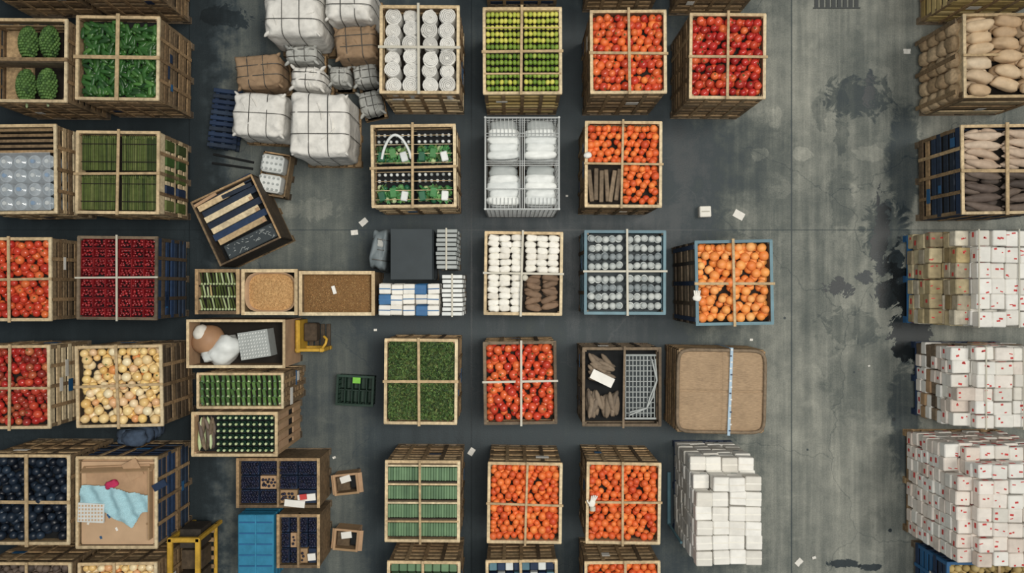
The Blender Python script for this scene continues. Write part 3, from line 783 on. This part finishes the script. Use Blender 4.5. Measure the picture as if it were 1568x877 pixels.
cartons('stack_of_blue_and_white_cartons',(579,434,673,483),.95,5,3,.16,lambda i,j,l:(WHITE if (i+j)%2==0 else (PAD if (i*7+j*3)%3 else BCARD)),tape=BCARD,hm=lambda i,j:0,jit=.01).done()

o=bin_('box_of_mixed_goods',(287,490,436,562),.95,CARD,t=.02,zin=.55,rim=PINE)
g=o.p('melon'); g.ell((*o.L(312,522),.77),(.24,.23,.22),BALL,rz(.3),24,16,wob=.06)
g.ell((*o.L(306,512),.86),(.12,.14,.14),PAD,rz(.3),20,12,wob=.1)
g=o.p('white_sack'); g.ell((*o.L(337,538),.78),(.25,.2,.2),WPLAS,rz(.8),24,16,e=.8,wob=.2)
g.ell((*o.L(322,544),.86),(.14,.1,.1),WPLAS,rz(.3),20,12,e=.8,wob=.3)
g=o.p('mesh_basket'); x,y=o.L(387,528); rr=rz(.15)
g.box((x,y,.74),(.44,.4,.3),GREYP,rr)
for i in range(10):
    for j in range(8):
        p=rr@Vector((-.2+i*.042,-.17+j*.048,0)); g.box((x+p.x,y+p.y,.897),(.026,.014,.02),WPLAS,rz(.15+.8))
o.done()
o=Obj('yellow_steel_frame',(451,490,496,540),.55); b=o.p('frame'); w,d,h=o.w,o.d,o.h
b.cbox((-w/2+.04,0,.3),(.05,d,.5),YEL); b.cbox((0,-d/2+.04,.52),(w,.05,.05),YEL); b.cbox((0,-d/2+.04,.06),(w,.06,.1),YEL); b.cbox((-w/2+.04,0,.5),(.07,d,.08),YEL)
b.cbox((w/2-.04,-d/2+.04,.28),(.06,.06,.56),YEL); b.tube([(w/2-.04,-d/2+.06,.5),(w/2+.02,-d/2+.14,.52),(w/2+.03,-d/2+.2,.5),(w/2-.02,-d/2+.24,.46)],.02,YEL)
for k in range(4): b.bb(-w/2+.1+k*.09,-w/2+.16+k*.09,-d/2+.06,d/2-.08,.05,.09,DWOOD)
b.cbox((-.05,.05,.2),(.2,.28,.24),DWOOD,.02)
o.done()
o=crate('crate_of_leeks',(303,572,433,624),1.2,cross='',depth=.1,slat=WOOD,rimw=.02,rotd=0)
b=o.p('leeks')
for r_ in range(4):
    y0=-o.d/2+.03+r_*(o.d-.06)/4
    for i in range(16):
        x=-o.w/2+.05+i*(o.w-.1)/15
        b.rod((x,y0,o.h-.06),(x+R.uniform(-.01,.01),y0+.12,o.h-.01+R.uniform(-.01,.02)),.024,LEEK,7)
        b.ell((x,y0+.02,o.h-.03),(.02,.026,.022),LEEKW if i%2 else SAGE,None,8,5)
o.done()
o=crate('crate_of_bottles_and_courgettes',(295,632,424,697),1.3,cross='',mat=CARD,slat=CARD,rim=PINE,depth=.14,liner=DARK,n=2,rotd=0)
b=o.p('courgettes'); longs(b,-o.w/2+.03,-o.w/2+.28,-o.d/2+.03,o.d/2-.03,o.h-.07,.16,.03,[GWOOD,LEEKW,DSWP],ang=1.6,aj=.2,count=12)
b=o.p('bottles')
for i in range(10):
    for j in range(6):
        x=-o.w/2+.36+i*(o.w-.43)/9; y=-o.d/2+.07+j*(o.d-.14)/5
        b.cyl((x,y,o.h-.14),.036,.16,DGREEN,12); b.cyl((x,y,o.h-.04),.03,.04,DGREEN,12,r2=.017); b.cyl((x,y,o.h-.005),.018,.03,LEEKW,10)
o.done()

def berrycrate(name,rect,h,rotd=0):
    o=bin_(name,rect,h,WOOD,t=.025,rim=WOOD,rotd=rotd,zin=h-.16); w,d=o.w,o.d
    b=o.p('berries'); cols=4; rows=3
    for i in range(cols):
        for j in range(rows):
            x0=-w/2+.04+i*(w-.08)/cols; y0=-d/2+.04+j*(d-.08)/rows; x1=x0+(w-.08)/cols-.02; y1=y0+(d-.08)/rows-.02
            half=(i==1 and j==1) or (i==2 and j==0)
            o.p('punnets').bb(x0,x1,y0,y1,h-.16,h-.07,CARD if half else NAVY)
            if i==cols-1 and j==0: o.p('punnets').box(((x0+x1)/2,(y0+y1)/2,h-.02),(x1-x0,.1,.03),WHITE,rz(.1)); continue
            if half: fruit(b,x0+.03,x1-.03,y0+.03,y1-.03,h-.05,.021,BERRY,layers=1,seg=(8,5),heap=.02,jit=.6)
            else: fruit(b,x0+.006,x1-.006,y0+.006,y1-.006,h-.05,.021,BERRY,layers=2,seg=(8,5),heap=.02)
    o.p('divider').bb(-.015,.015,-d/2,d/2,h-.1,h+.015,WOOD)
    return o
o=berrycrate('crate_of_blueberries',(363,702,489,776),.75); o.p('card').box((.25,-.3,o.h+.02),(.3,.1,.02),WHITE,rz(-.1)); o.p('card').box((.38,-.2,o.h+.03),(.1,.08,.02),RED,rz(.1)); o.done()
berrycrate('crate_of_blueberries',(425,788,489,868),.8).done()
o=Obj('blue_carton_stack',(364,788,419,890),.85); w,d,h=o.w,o.d,o.h; pallet(o.p('pallet'),w,d,GWOOD)
for l in range(5): o.p('cartons').cbox((0,0,.13+.144*(l+.5)),(w,d,.14),CYAN,.01)
for k in range(6): o.p('flutes').bb(-w/2+.02,w/2-.02,d/2-.12-k*.16,d/2-.1-k*.16,h,h+.006,BLUE)
o.p('flutes').bb(-.01,.01,-d/2,d/2,h,h+.008,CYAN); o.done()
def smallbox(rect,rotd):
    o=bin_('small_open_carton',rect,.3,CARD,t=.015,base=False,rotd=rotd,zin=.12)
    o.p('contents').cbox((-.05,0,.2),(.2,o.d*.7,.14),DWOOD); o.p('contents').cbox((.12,.02,.22),(.12,o.d*.6,.12),DARK); o.p('paper').box((.0,.08,.31),(.16,.1,.01),WHITE,rz(.2))
    o.p('flap').box((-o.w/2-.02,0,.28),(.05,o.d,.008),CARD,rot(0,-.3,0)); o.p('flap').box((o.w/2+.03,0,.28),(.08,o.d,.008),CARD,rot(0,.3,0))
    o.done()
smallbox((512,726,548,756),6); smallbox((512,811,548,842),-5)
o=plastic_crate('dark_green_plastic_crate',(516,576,571,620),.25,DGREEN,rotd=-3)
b=o.p('divider')
for i in range(1,5): b.bb(-o.w/2+i*o.w/5-.006,-o.w/2+i*o.w/5+.006,-o.d/2,o.d/2,.02,.2,DGREEN)
b.bb(-o.w/2,o.w/2,-.006,.006,.02,.2,DGREEN); o.p('label').box((.02,o.d/2-.06,.26),(.12,.09,.01),LIMEP); o.done()

# ================================================================= COLUMN D
o=crate('crate_of_white_rolls',(583,10,702,142),1.35,slat=PINE,depth=.3,crossmat=STRAP,cw=.035)
b=o.p('rolls')
for q,(x0,x1,y0,y1) in enumerate(quads(o.w,o.d,.035,.01)):
    for i in range(2):
        for j in range(3):
            x=x0+(x1-x0)*(i+.5)/2+R.uniform(-.02,.02); y=y0+(y1-y0)*(j+.5)/3+R.uniform(-.02,.02); r=.112+R.uniform(-.012,.008); z=o.h-.02+R.uniform(-.06,.02)
            b.cyl((x,y,z-.17),r,.3,ROLL,20,rot(R.uniform(-.12,.12),R.uniform(-.12,.12),0))
            pts=[]
            for t in range(46):
                a=t*.5+i; rr=.02+(r-.024)*t/45; pts.append((x+rr*math.cos(a),y+rr*math.sin(a),z-.012))
            b.tube(pts,.013,ROLL,6)
            b.ell((x+R.uniform(-.05,.05),y+r*.8,z-.03),(.05,.03,.02),ROLL,rz(R.random()*3),10,6,wob=.4)
o.done()

o=crate('crate_of_packed_greens',(570,192,697,316),1.2,depth=.3,slat=PINE,liner=DARK,cw=.035)
b=o.p('produce')
for q,(x0,x1,y0,y1) in enumerate(quads(o.w,o.d,.05,.035)):
    o.p('trays').bb(x0,x1,y0,y1,o.h-.3,o.h-.12,DARK)
    ym=y0+(y1-y0)*.55
    fruit(b,x0+.01,x1-.01,y0+.01,ym,o.h-.1,.045,[BGREEN,GPLAS,LEEKW],layers=1)
    for k in range(3): b.cbox((x0+.08+k*.16,y0+.1+.05*(k%2),o.h-.03),(.1,.14,.08),[GPLAS,BGREEN,WPLAS][k],.012,rz(R.uniform(-.3,.3)))
    leaves(b,x0,x1,y0,ym,o.h-.03,.05,[HERB,BGREEN],110)
    for i in range(6):
        for j in range(2):
            b.ell((x0+.04+i*(x1-x0-.08)/5,ym+.05+j*.09,o.h-.06),(.026,.026,.03),WPLAS if R.random()<.6 else GREYP,None,8,6)
h=o.h
o.p('handle').tube([(-.45+.42*t,.1+.32*math.sin(math.pi*t)**.7,h+.02+.1*math.sin(math.pi*t)) for t in [i/16 for i in range(17)]],.02,WPLAS,8)
for t in range(9): o.p('bars').rod((-o.w/2+.04,-o.d/2+.1+t*.13,h+.005),(o.w/2-.04,-o.d/2+.1+t*.13,h+.005),.005,PINE,5)
o.done()

o=crate('crate_of_herbs',(590,520,699,648),1.15,rim=PINE,depth=.1,liner=HERB)
leaves(o.p('herbs'),-o.w/2+.03,o.w/2-.03,-o.d/2+.03,o.d/2-.03,o.h-.02,.026,[HERB,HERB,HERB,OLIVE],5200); o.done()

o=crate('crate_of_celery_trays',(591,706,703,828),1.2,rim=PINE,depth=.12,liner=DARK,cross='y',cw=.03)
b=o.p('celery')
for r_ in range(4):
    y0=-o.d/2+.05+r_*(o.d-.08)/4; hh=(o.d-.08)/4
    for i in range(26):
        x=-o.w/2+.045+i*(o.w-.09)/25
        b.cbox((x,y0+hh*.42,o.h-.05+R.uniform(-.008,.008)),(.036,hh*.72,.1),SAGE,.008)
    o.p('rails').bb(-o.w/2,o.w/2,y0+hh*.84,y0+hh*.93,o.h-.03,o.h+.02,PINE)
    o.p('rails').bb(-o.w/2+.02,o.w/2-.02,y0+hh*.93,y0+hh*1.0,o.h-.05,o.h-.02,DWOOD)
o.done()
for nm,rc,mt in [('wooden_produce_crate',(594,860,703,985),SAGE),('wooden_produce_crate',(746,858,853,985),NAVY),('wooden_produce_crate',(897,860,1010,985),ORANGE)]:
    o=crate(nm,rc,1.1,depth=.12)
    if mt is ORANGE: fruit(o.p('oranges'),-o.w/2+.03,o.w/2-.03,-o.d/2+.03,o.d/2-.03,o.h-.05,.055,ORANGE)
    else:
        for i in range(8):
            for j in range(8):
                o.p('trays').cbox((-o.w/2+.09+i*(o.w-.18)/7,-o.d/2+.09+j*(o.d-.18)/7,o.h-.06),(.11,.11,.1),[mt,WPLAS,mt,TEAL][(i*3+j)%4] if mt is NAVY else mt,.01)
    o.done()

# ================================================================= COLUMN E
o=crate('crate_of_limes',(741,13,859,143),1.35,slat=YBOX,depth=.14,cw=.036)
b=o.p('limes'); w,d=o.w,o.d
for q,(x0,x1,y0,y1) in enumerate(quads(w,d,.03,.02)):
    rows=6; cols=8
    for j in range(rows):
        for i in range(cols):
            x=x0+(x1-x0)*(i+.5)/cols; y=y0+(y1-y0)*(j+.5)/rows
            m=LEMON if (q<2 and j!=0) else (LEMON if (q>=2 and j==1 and R.random()<.6) else LIME)
            b.ell((x+R.uniform(-.004,.004),y+R.uniform(-.005,.005),o.h-.03+R.uniform(-.008,.008)),(.033,.04,.035),m,rz(R.uniform(-.3,.3)),10,7)
o.p('bars').bb(-w/2,w/2,-d*.27-.012,-d*.27+.012,o.h+.005,o.h+.02,PINE); o.p('bars').bb(-w/2,w/2,d*.27-.008,d*.27+.008,o.h+.005,o.h+.02,YBOX)
o.done()

o=Obj('wire_cage_of_white_sacks',(743,180,856,320),1.3); w,d,h=o.w,o.d,o.h
pallet(o.p('pallet'),w,d,DWOOD); b=o.p('wire_cage')
for sx in (-1,1):
    for sy in (-1,1): b.rod((sx*w/2,sy*d/2,.12),(sx*w/2,sy*d/2,h+.02),.016,STEEL,8)
for z in [h, h-.03]+[.15+i*.12 for i in range(9)]:
    r=.013 if z>=h-.03 else .006
    for s_ in (-1,1):
        b.rod((-w/2,s_*d/2,z),(w/2,s_*d/2,z),r,STEEL,6); b.rod((s_*w/2,-d/2,z),(s_*w/2,d/2,z),r,STEEL,6)
for i in range(17):
    x=-w/2+w*i/16
    for s_ in (-1,1): b.rod((x,s_*d/2,.12),(x,s_*d/2,h),.005,STEEL,5)
    y=-d/2+d*i/16
    for s_ in (-1,1): b.rod((s_*w/2,y,.12),(s_*w/2,y,h),.005,STEEL,5)
for i in (-1,0,1): b.rod((i*.03,-d/2,h+.01),(i*.03,d/2,h+.01),.008,STEEL,6)
for y in (0,.03,-.03,.38,.42,-.36): b.rod((-w/2,y,h+.01),(w/2,y,h+.01),.006,STEEL,6)
for i in range(20): b.rod((-w/2+w*i/19,d/2-.26,h-.01),(-w/2+w*i/19,d/2,h+.0),.004,STEEL,5); b.rod((-w/2+w*i/19,-d/2,h-.01),(-w/2+w*i/19,-d/2+.16,h+.0),.004,STEEL,5)
b=o.p('sacks')
for q,(x0,x1,y0,y1) in enumerate(quads(w,d,.03,.035)):
    cx=(x0+x1)/2; cy=(y0+y1)/2
    for l in range(7): b.ell((cx+R.uniform(-.01,.01),cy-.02,.2+l*.14),(.235,(y1-y0)/2-.03,.08),WPLAS,rz(R.uniform(-.05,.05)),24,12,e=.5)
    for k in range(4): b.ell((cx+R.uniform(-.02,.02),cy-.19+k*.1,h-.1),(.23-.02*(k%2),.07,.07),WPLAS,rz(R.uniform(-.06,.06)),24,12,e=.6,wob=.15)
    b.ell((cx,y1-.08,h-.15),(.2,.1,.08),GREYP,None,20,10,e=.6,wob=.15)
o.done()

o=crate('crate_of_white_pads_and_potatoes',(743,356,860,481),1.1,depth=.12,crossmat=STRAP,cw=.03)
b=o.p('pads')
for q,(x0,x1,y0,y1) in enumerate(quads(o.w,o.d,.035,.02)):
    if q==3: rowsof(o.p('potatoes'),x0,x1,y0,y1,o.h-.0,2,5,[POT],aj=.4,seg=(14,9),tip=False,fill=1.0); continue
    for i in range(3):
        for j in range(6):
            b.ell((x0+(x1-x0)*(i+.5)/3+R.uniform(-.012,.012),y0+(y1-y0)*(j+.5)/6+R.uniform(-.008,.008),o.h-.045+R.uniform(-.01,.015)),(.084,.05,.05),PAD,rz(R.uniform(-.2,.2)),16,10,e=.7,wob=.25)
o.p('knot').ell((0.02,-.06,o.h+.06),(.05,.05,.02),STRAP,None,12,6,wob=.3)
o.done()
fcrate('crate_of_tomatoes',(742,524,851,648),1.15,.062,TOM,calyx=.4,part='tomatoes',rim=GWOOD,crossmat=STRAP,cw=.03).done()
fcrate('crate_of_oranges',(748,709,859,830),1.25,.053,ORANGE,part='oranges',slat=WOOD,cw=.03).done()

# ================================================================= COLUMN F
fcrate('crate_of_tomatoes',(905,17,1019,142),1.4,.06,[TOM,TOM,ORANGE],calyx=.3,part='tomatoes',slat=WOOD).done()
o=crate('crate_of_oranges',(897,187,1012,316),1.25,slat=WOOD,depth=.14,cw=.03)
w,d=o.w,o.d
fruit(o.p('oranges'),-w/2+.03,w/2-.03,0,d/2-.03,o.h-.05,.054,ORANGE); fruit(o.p('oranges'),0,w/2-.03,-d/2+.03,0,o.h-.05,.054,ORANGE)
for k in range(6): o.p('planks').cbox((-w/2+.07+k*.078,-d*.25+R.uniform(-.02,.02),o.h-.03+R.uniform(-.02,.02)),(.06,d*.38,.04),GWOOD,.008,rot(R.uniform(-.05,.05),R.uniform(-.3,.3),R.uniform(-.15,.15)))
o.p('paper').ell((-w/2+.02,d*.1,o.h+.04),(.06,.05,.03),PAPER,None,10,6,wob=.4)
o.done()
o=crate('crate_of_grey_jars',(896,354,1018,480),1.05,mat=GWOOD,slat=TEAL,rim=TEAL,crossmat=STRAP,cw=.03,depth=.2,liner=SLAB)
b=o.p('jars'); w,d=o.w,o.d
for q,(x0,x1,y0,y1) in enumerate(quads(w,d,.045,.03)):
    for j in range(4):
        for i in range(5):
            dim = (q>=2 and j==2) or (q<2 and j==1)
            m=DJAR if dim else JAR
            x=x0+(x1-x0)*(i+.5)/5+R.uniform(-.006,.006); y=y0+(y1-y0)*(j+.5)/4+R.uniform(-.012,.012)
            Rm=rot(R.uniform(-.2,.2),R.uniform(-.2,.2),0)
            b.cyl((x,y,o.h-.1),.05,.14,m,16,Rm); b.cyl((x,y,o.h-.025),.052,.03,m,16,Rm,r2=.044)
            b.ell((x,y,o.h-.012),(.042,.042,.016),m,None,12,6)
o.done()
o=crate('crate_of_roots_and_basket',(893,533,1011,651),1.05,mat=GWOOD,slat=GWOOD,rim=GWOOD,depth=.25,cross='y',crossmat=GWOOD,cw=.03,liner=DARK)
w,d=o.w,o.d
longs(o.p('roots'),-w/2+.04,-.02,.02,d/2-.04,o.h-.1,.16,.04,LOG,ang=-.5,aj=.5,count=9); longs(o.p('roots'),-w/2+.04,0,-d/2+.04,0,o.h-.1,.17,.045,LOG,ang=1.4,aj=.5,count=10)
o.p('paper').box((-.28,.12,o.h+.0),(.34,.14,.02),WHITE,rz(-.45))
b=o.p('basket'); x0,x1,y0,y1=.06,w/2-.08,-d/2+.1,d/2-.1
for i in range(9): b.rod((x0+(x1-x0)*i/8,y0,o.h-.02),(x0+(x1-x0)*i/8,y1,o.h-.02),.008,GREYP,5)
for i in range(13): b.rod((x0,y0+(y1-y0)*i/12,o.h-.01),(x1,y0+(y1-y0)*i/12,o.h-.01),.008,GREYP,5)
b.cbox(((x0+x1)/2,y1,o.h),(x1-x0+.04,.03,.04),GREYP); b.cbox(((x0+x1)/2,y0,o.h),(x1-x0+.04,.03,.04),GREYP)
b.bb(x0+.02,x1-.02,y0+.02,y1-.02,o.h-.25,o.h-.08,SLAB)
for k in range(2):
    o.p('cable').tube([(x1-.05*k,y1-.05,o.h+.03),(x1+.02,.1,o.h+.05),(x1-.04-.04*k,-.15,o.h+.05),(x1-.12,-.3,o.h+.04),(x0+.05,-.36-.04*k,o.h+.04)],.012,GREYP)
o.done()
o=fcrate('crate_of_oranges',(899,709,1010,831),1.25,.053,ORANGE,part='oranges',cw=.03)
g=o.p('work_glove'); x,y=o.L(906,770); z=o.h+.05
g.ell((x,y,z),(.045,.055,.02),PAPER,rz(-.3),14,8,e=.8)
for k in range(4): g.tube([(x-.02+k*.017,y+.03,z),(x-.01+k*.022,y+.08,z+.012),(x-.005+k*.026,y+.11+.008*(k in(1,2)),z+.004)],.010,PAPER,7)
g.tube([(x-.03,y-.01,z),(x-.06,y+.02,z+.01),(x-.07,y+.05,z)],.011,PAPER,7); g.cyl((x+.01,y-.07,z),.04,.06,STRAP,12,rot(1.57,0,0))
o.done()

# ================================================================= COLUMN G
fcrate('crate_of_tomatoes',(1057,22,1171,150),1.35,.062,[REDTOM,REDTOM,TOM],calyx=.45,part='tomatoes',slat=WOOD).done()
o=fcrate('crate_of_oranges',(1066,369,1182,496),1.55,.066,LORANGE,part='oranges',mat=DWOOD,slat=GWOOD,rim=TEAL,crossmat=PINE,cw=.035)
for t in range(3): o.p('straps').bb(-o.w/2-.025,-o.w/2-.015,-.5+.5*t-.03,-.5+.5*t+.03,.2,o.h,NAVY)
g=o.p('glove'); g.ell((-o.w/2+.0,-.2,o.h+.04),(.06,.05,.03),PAPER,None,12,8,wob=.3)
for k in range(4): g.tube([(-o.w/2-.03+k*.02,-.17,o.h+.04),(-o.w/2-.04+k*.026,-.1,o.h+.05)],.011,PAPER,7)
o.done()
o=Obj('burlap_covered_crate',(1036,534,1174,664),1.0,-1); w,d,h=o.w,o.d,o.h
pallet(o.p('pallet'),w*.97,d*.97,GWOOD); b=o.p('crate')
b.cbox((0,0,.13+(h-.25)/2),(w*.95,d*.95,h-.25),DWOOD,.04)
for i in range(6):
    z=.2+i*.14
    for s_ in(-1,1): b.cbox((0,s_*d*.485,z),(w*.95,.02,.09),WOOD,.004); b.cbox((s_*w*.485,0,z),(.02,d*.95,.09),WOOD,.004)
bu=o.p('burlap')
def bz(x,y):
    q=max(abs(2*x/w),abs(2*y/d))
    return h-.06+.05*(1-q**6)+.008*noise.noise(Vector((x*6,y*11,0)))-.02*math.exp(-(y/.015)**2)-.014*math.exp(-(x/.012)**2)
bu.field(-w/2+.03,w/2-.03,-d/2+.03,d/2-.03,bz,BURL,120,120)
pts=[]
for i in range(65):
    a=2*math.pi*i/64; c_,s_=math.cos(a),math.sin(a)
    pts.append((math.copysign(abs(c_)**.22,c_)*(w/2-.02),math.copysign(abs(s_)**.22,s_)*(d/2-.02),h-.02))
o.p('rim').tube(pts,.026,GWOOD,8)
o.p('strap').box((.12,0,h+.014),(.04,d+.04,.012),BSTRAP,rz(-.02)); o.p('strap').bb(.1,.14,d/2+.01,d/2+.02,.2,h,BSTRAP)
for k in range(14): o.p('strap').box((.12+.012*(k%2),-d/2+.05+k*.09,h+.022),(.03,.02,.003),NAVY if k%3==0 else WPLAS)
o.done()
o=cartons('stack_of_white_cartons',(1066,708,1168,866),1.55,4,7,.178,[WHITE],hm=lambda i,j:(2 if j==6 else (1 if (j==5 and i<1) else 0)),label=(GREYP,.2),tape=PAD,jit=.014,base=NAVY,fit=.975)
w,d=o.w,o.d
o.p('blue_frame').rod((-w/2-.06,-d/2+.1,.03),(-w/2-.06,d/2-.5,.03),.03,TEAL,8); o.p('blue_frame').rod((-w/2-.06,-d/2+.1,.03),(-w/2-.06,-d/2+.1,.9),.02,TEAL,8)
o.done()

# ================================================================= COLUMN H (right)
fcrate('wooden_produce_crate',(1050,-150,1168,-22),1.2,.055,ORANGE,part='oranges').done()
fcrate('wooden_produce_crate',(903,-150,1018,-28),1.2,.055,ORANGE,part='oranges').done()
fcrate('wooden_produce_crate',(742,-150,858,-36),1.2,.055,ORANGE,part='oranges',slat=NAVY).done()
fcrate('wooden_produce_crate',(1472,-150,1602,-6),1.2,.055,LORANGE,part='produce',slat=YBOX).done()

o=crate('crate_of_squash',(1476,22,1606,148),1.2,cross='x',slat=PINE,depth=.25,crossmat=PINE,posts=(-.45,.45),n=4,rotd=.5)
rowsof(o.p('squash'),-o.w/2+.03,o.w/2-.03,-o.d/2+.03,o.d/2-.03,o.h+.07,3,6,[SQ],aj=.28,tip=False,fill=1.05)
for l in range(4):
    for j in range(5):
        z=.26+l*.24
        o.p('net_sacks').ell((-o.w/2-.02,-o.d/2+.12+j*(o.d-.24)/4,z),(.09,.115,.12),NETS,rot(0,0,R.uniform(-.2,.2)),20,12,e=.75,wob=.2)
for j in range(3): o.p('side_boards').bb(-o.w/2-.125,-o.w/2-.11,-o.d/2+.05+j*(o.d-.16)/2,-o.d/2+.11+j*(o.d-.16)/2,.13,o.h,WOOD)
o.done()
o=crate('crate_of_sweet_potatoes',(1473,192,1602,326),1.25,slat=BWOOD,depth=.2,cw=.045)
w,d=o.w,o.d
for q,(x0,x1,y0,y1) in enumerate(quads(w,d,.035,.02)):
    rowsof(o.p('sweet_potatoes'),x0,x1,y0,y1,o.h+.03,1,4,[SWP] if q<2 else [DSWP],aj=.25,seg=(16,10),layers=1,fill=.95)
    rowsof(o.p('sweet_potatoes'),x0,x1,y0,y1,o.h-.03,2,5,[SWP] if q<2 else [DSWP],aj=.4,seg=(14,9),layers=1)
o.done()
cartons('stack_of_yellow_and_white_cartons',(1452,352,1606,500),1.25,7,6,.17,lambda i,j,l:(MBOX if i<2 else WHITE),hm=lambda i,j:(3 if i<1 else (1 if i<2 else 0)),label=(RED,.3),spots=2,jit=.016,base=BLUE,straps=True).done()
cartons('stack_of_white_cartons',(1466,532,1610,656),1.25,5,6,.14,lambda i,j,l: R.choice([WHITE,CREAM,WHITE,PAD]) if l>3 else R.choice([CREAM,CARD,WHITE,GWOOD]),hm=lambda i,j:(1 if (i==0 and j!=2) else 0),label=(RED,.3),spots=2,straps=True,jit=.016,base=NAVY).done()
cartons('stack_of_white_and_red_cartons',(1474,690,1640,868),1.6,7,8,.14,[CREAM,WHITE,CREAM],hm=lambda i,j:(3 if j>=6 and i<1 else (2 if j==7 else (1 if i==0 else 0))),label=(RED,.6),spots=2,jit=.018,base=WOOD,tape=None).done()
fcrate('blue_produce_crate',(1450,862,1600,1000),1.0,.06,YBOX,part='produce',mat=BLUE,slat=NAVY,rim=BLUE).done()

# ================================================================= LITTER
def litter(name,px,py,s,mat,hgt=.01,a=0):
    mb=MB(); x=(px-CX)*CH/F; y=(CY-py)*CH/F
    if hgt>.03: mb.cbox((0,0,hgt/2),(s,s*.95,hgt),mat,.012); mb.box((0,0,hgt),(s*.7,.02,.004),STRAP)
    else:
        mb.field(-s/2,s/2,-s*.35,s*.35,lambda u,v:.012+.012*noise.noise(Vector((u*30+px,v*30,0)))+.01*abs(u/s),mat,8,6)
    ob=mb.build(name,None); ob.location=(x,y,0); ob.rotation_euler=(0,0,a)
for px,py,s,a in [(557,340,.13,.7),(543,356,.11,.1),(1131,329,.17,-.5),(1223,860,.12,.8),(1388,79,.11,0),(722,691,.12,1),(1246,853,.06,.3),(512,700,.05,.4),(868,300,.04,0),(1150,520,.05,0),(575,505,.05,0),(1330,560,.03,.4)]:
    litter('paper_scrap',px,py,s,PAPER,.01,a)
litter('small_carton',1077,325,.18,PAD,.14,.03)
mb=MB()
for i in range(8): mb.bb(-.34+i*.09,-.28+i*.09,-.12,.12,.0,.012,GRATE)
mb.bb(-.36,.38,-.14,-.12,0,.014,GRATE); mb.bb(-.36,.38,.12,.14,0,.014,GRATE)
ob=mb.build('drain_grate',None); ob.location=((1280-CX)*CH/F,(CY-0)*CH/F,0)

# ================================================================= LIGHT / CAMERA
w=bpy.data.worlds.new('overcast_sky'); sc.world=w; w.use_nodes=True
bg=w.node_tree.nodes['Background']; bg.inputs[0].default_value=(.84,.94,1.0,1); bg.inputs[1].default_value=.20
s=bpy.data.lights.new('sun','SUN'); s.energy=1.35; s.angle=math.radians(20); s.color=(1,.95,.86)
so=bpy.data.objects.new('sun',s); sc.collection.objects.link(so); so.rotation_euler=Euler((math.radians(-6),math.radians(23),0))
a=bpy.data.lights.new('added_falloff_light','AREA'); a.shape='RECTANGLE'; a.size=5; a.size_y=2.5; a.energy=900; a.color=(1,.97,.9)  # added lamp, out of view above the camera, so brightness drops towards the corners
ao=bpy.data.objects.new('added_falloff_light',a); sc.collection.objects.link(ao); ao.location=(1.2,0,12.9)
cam=bpy.data.cameras.new('camera'); co=bpy.data.objects.new('camera',cam); sc.collection.objects.link(co)
cam.sensor_width=36; cam.lens=36*F/1568.0; cam.clip_end=100
co.location=(0,0,CH); co.rotation_euler=(0,0,0); sc.camera=co
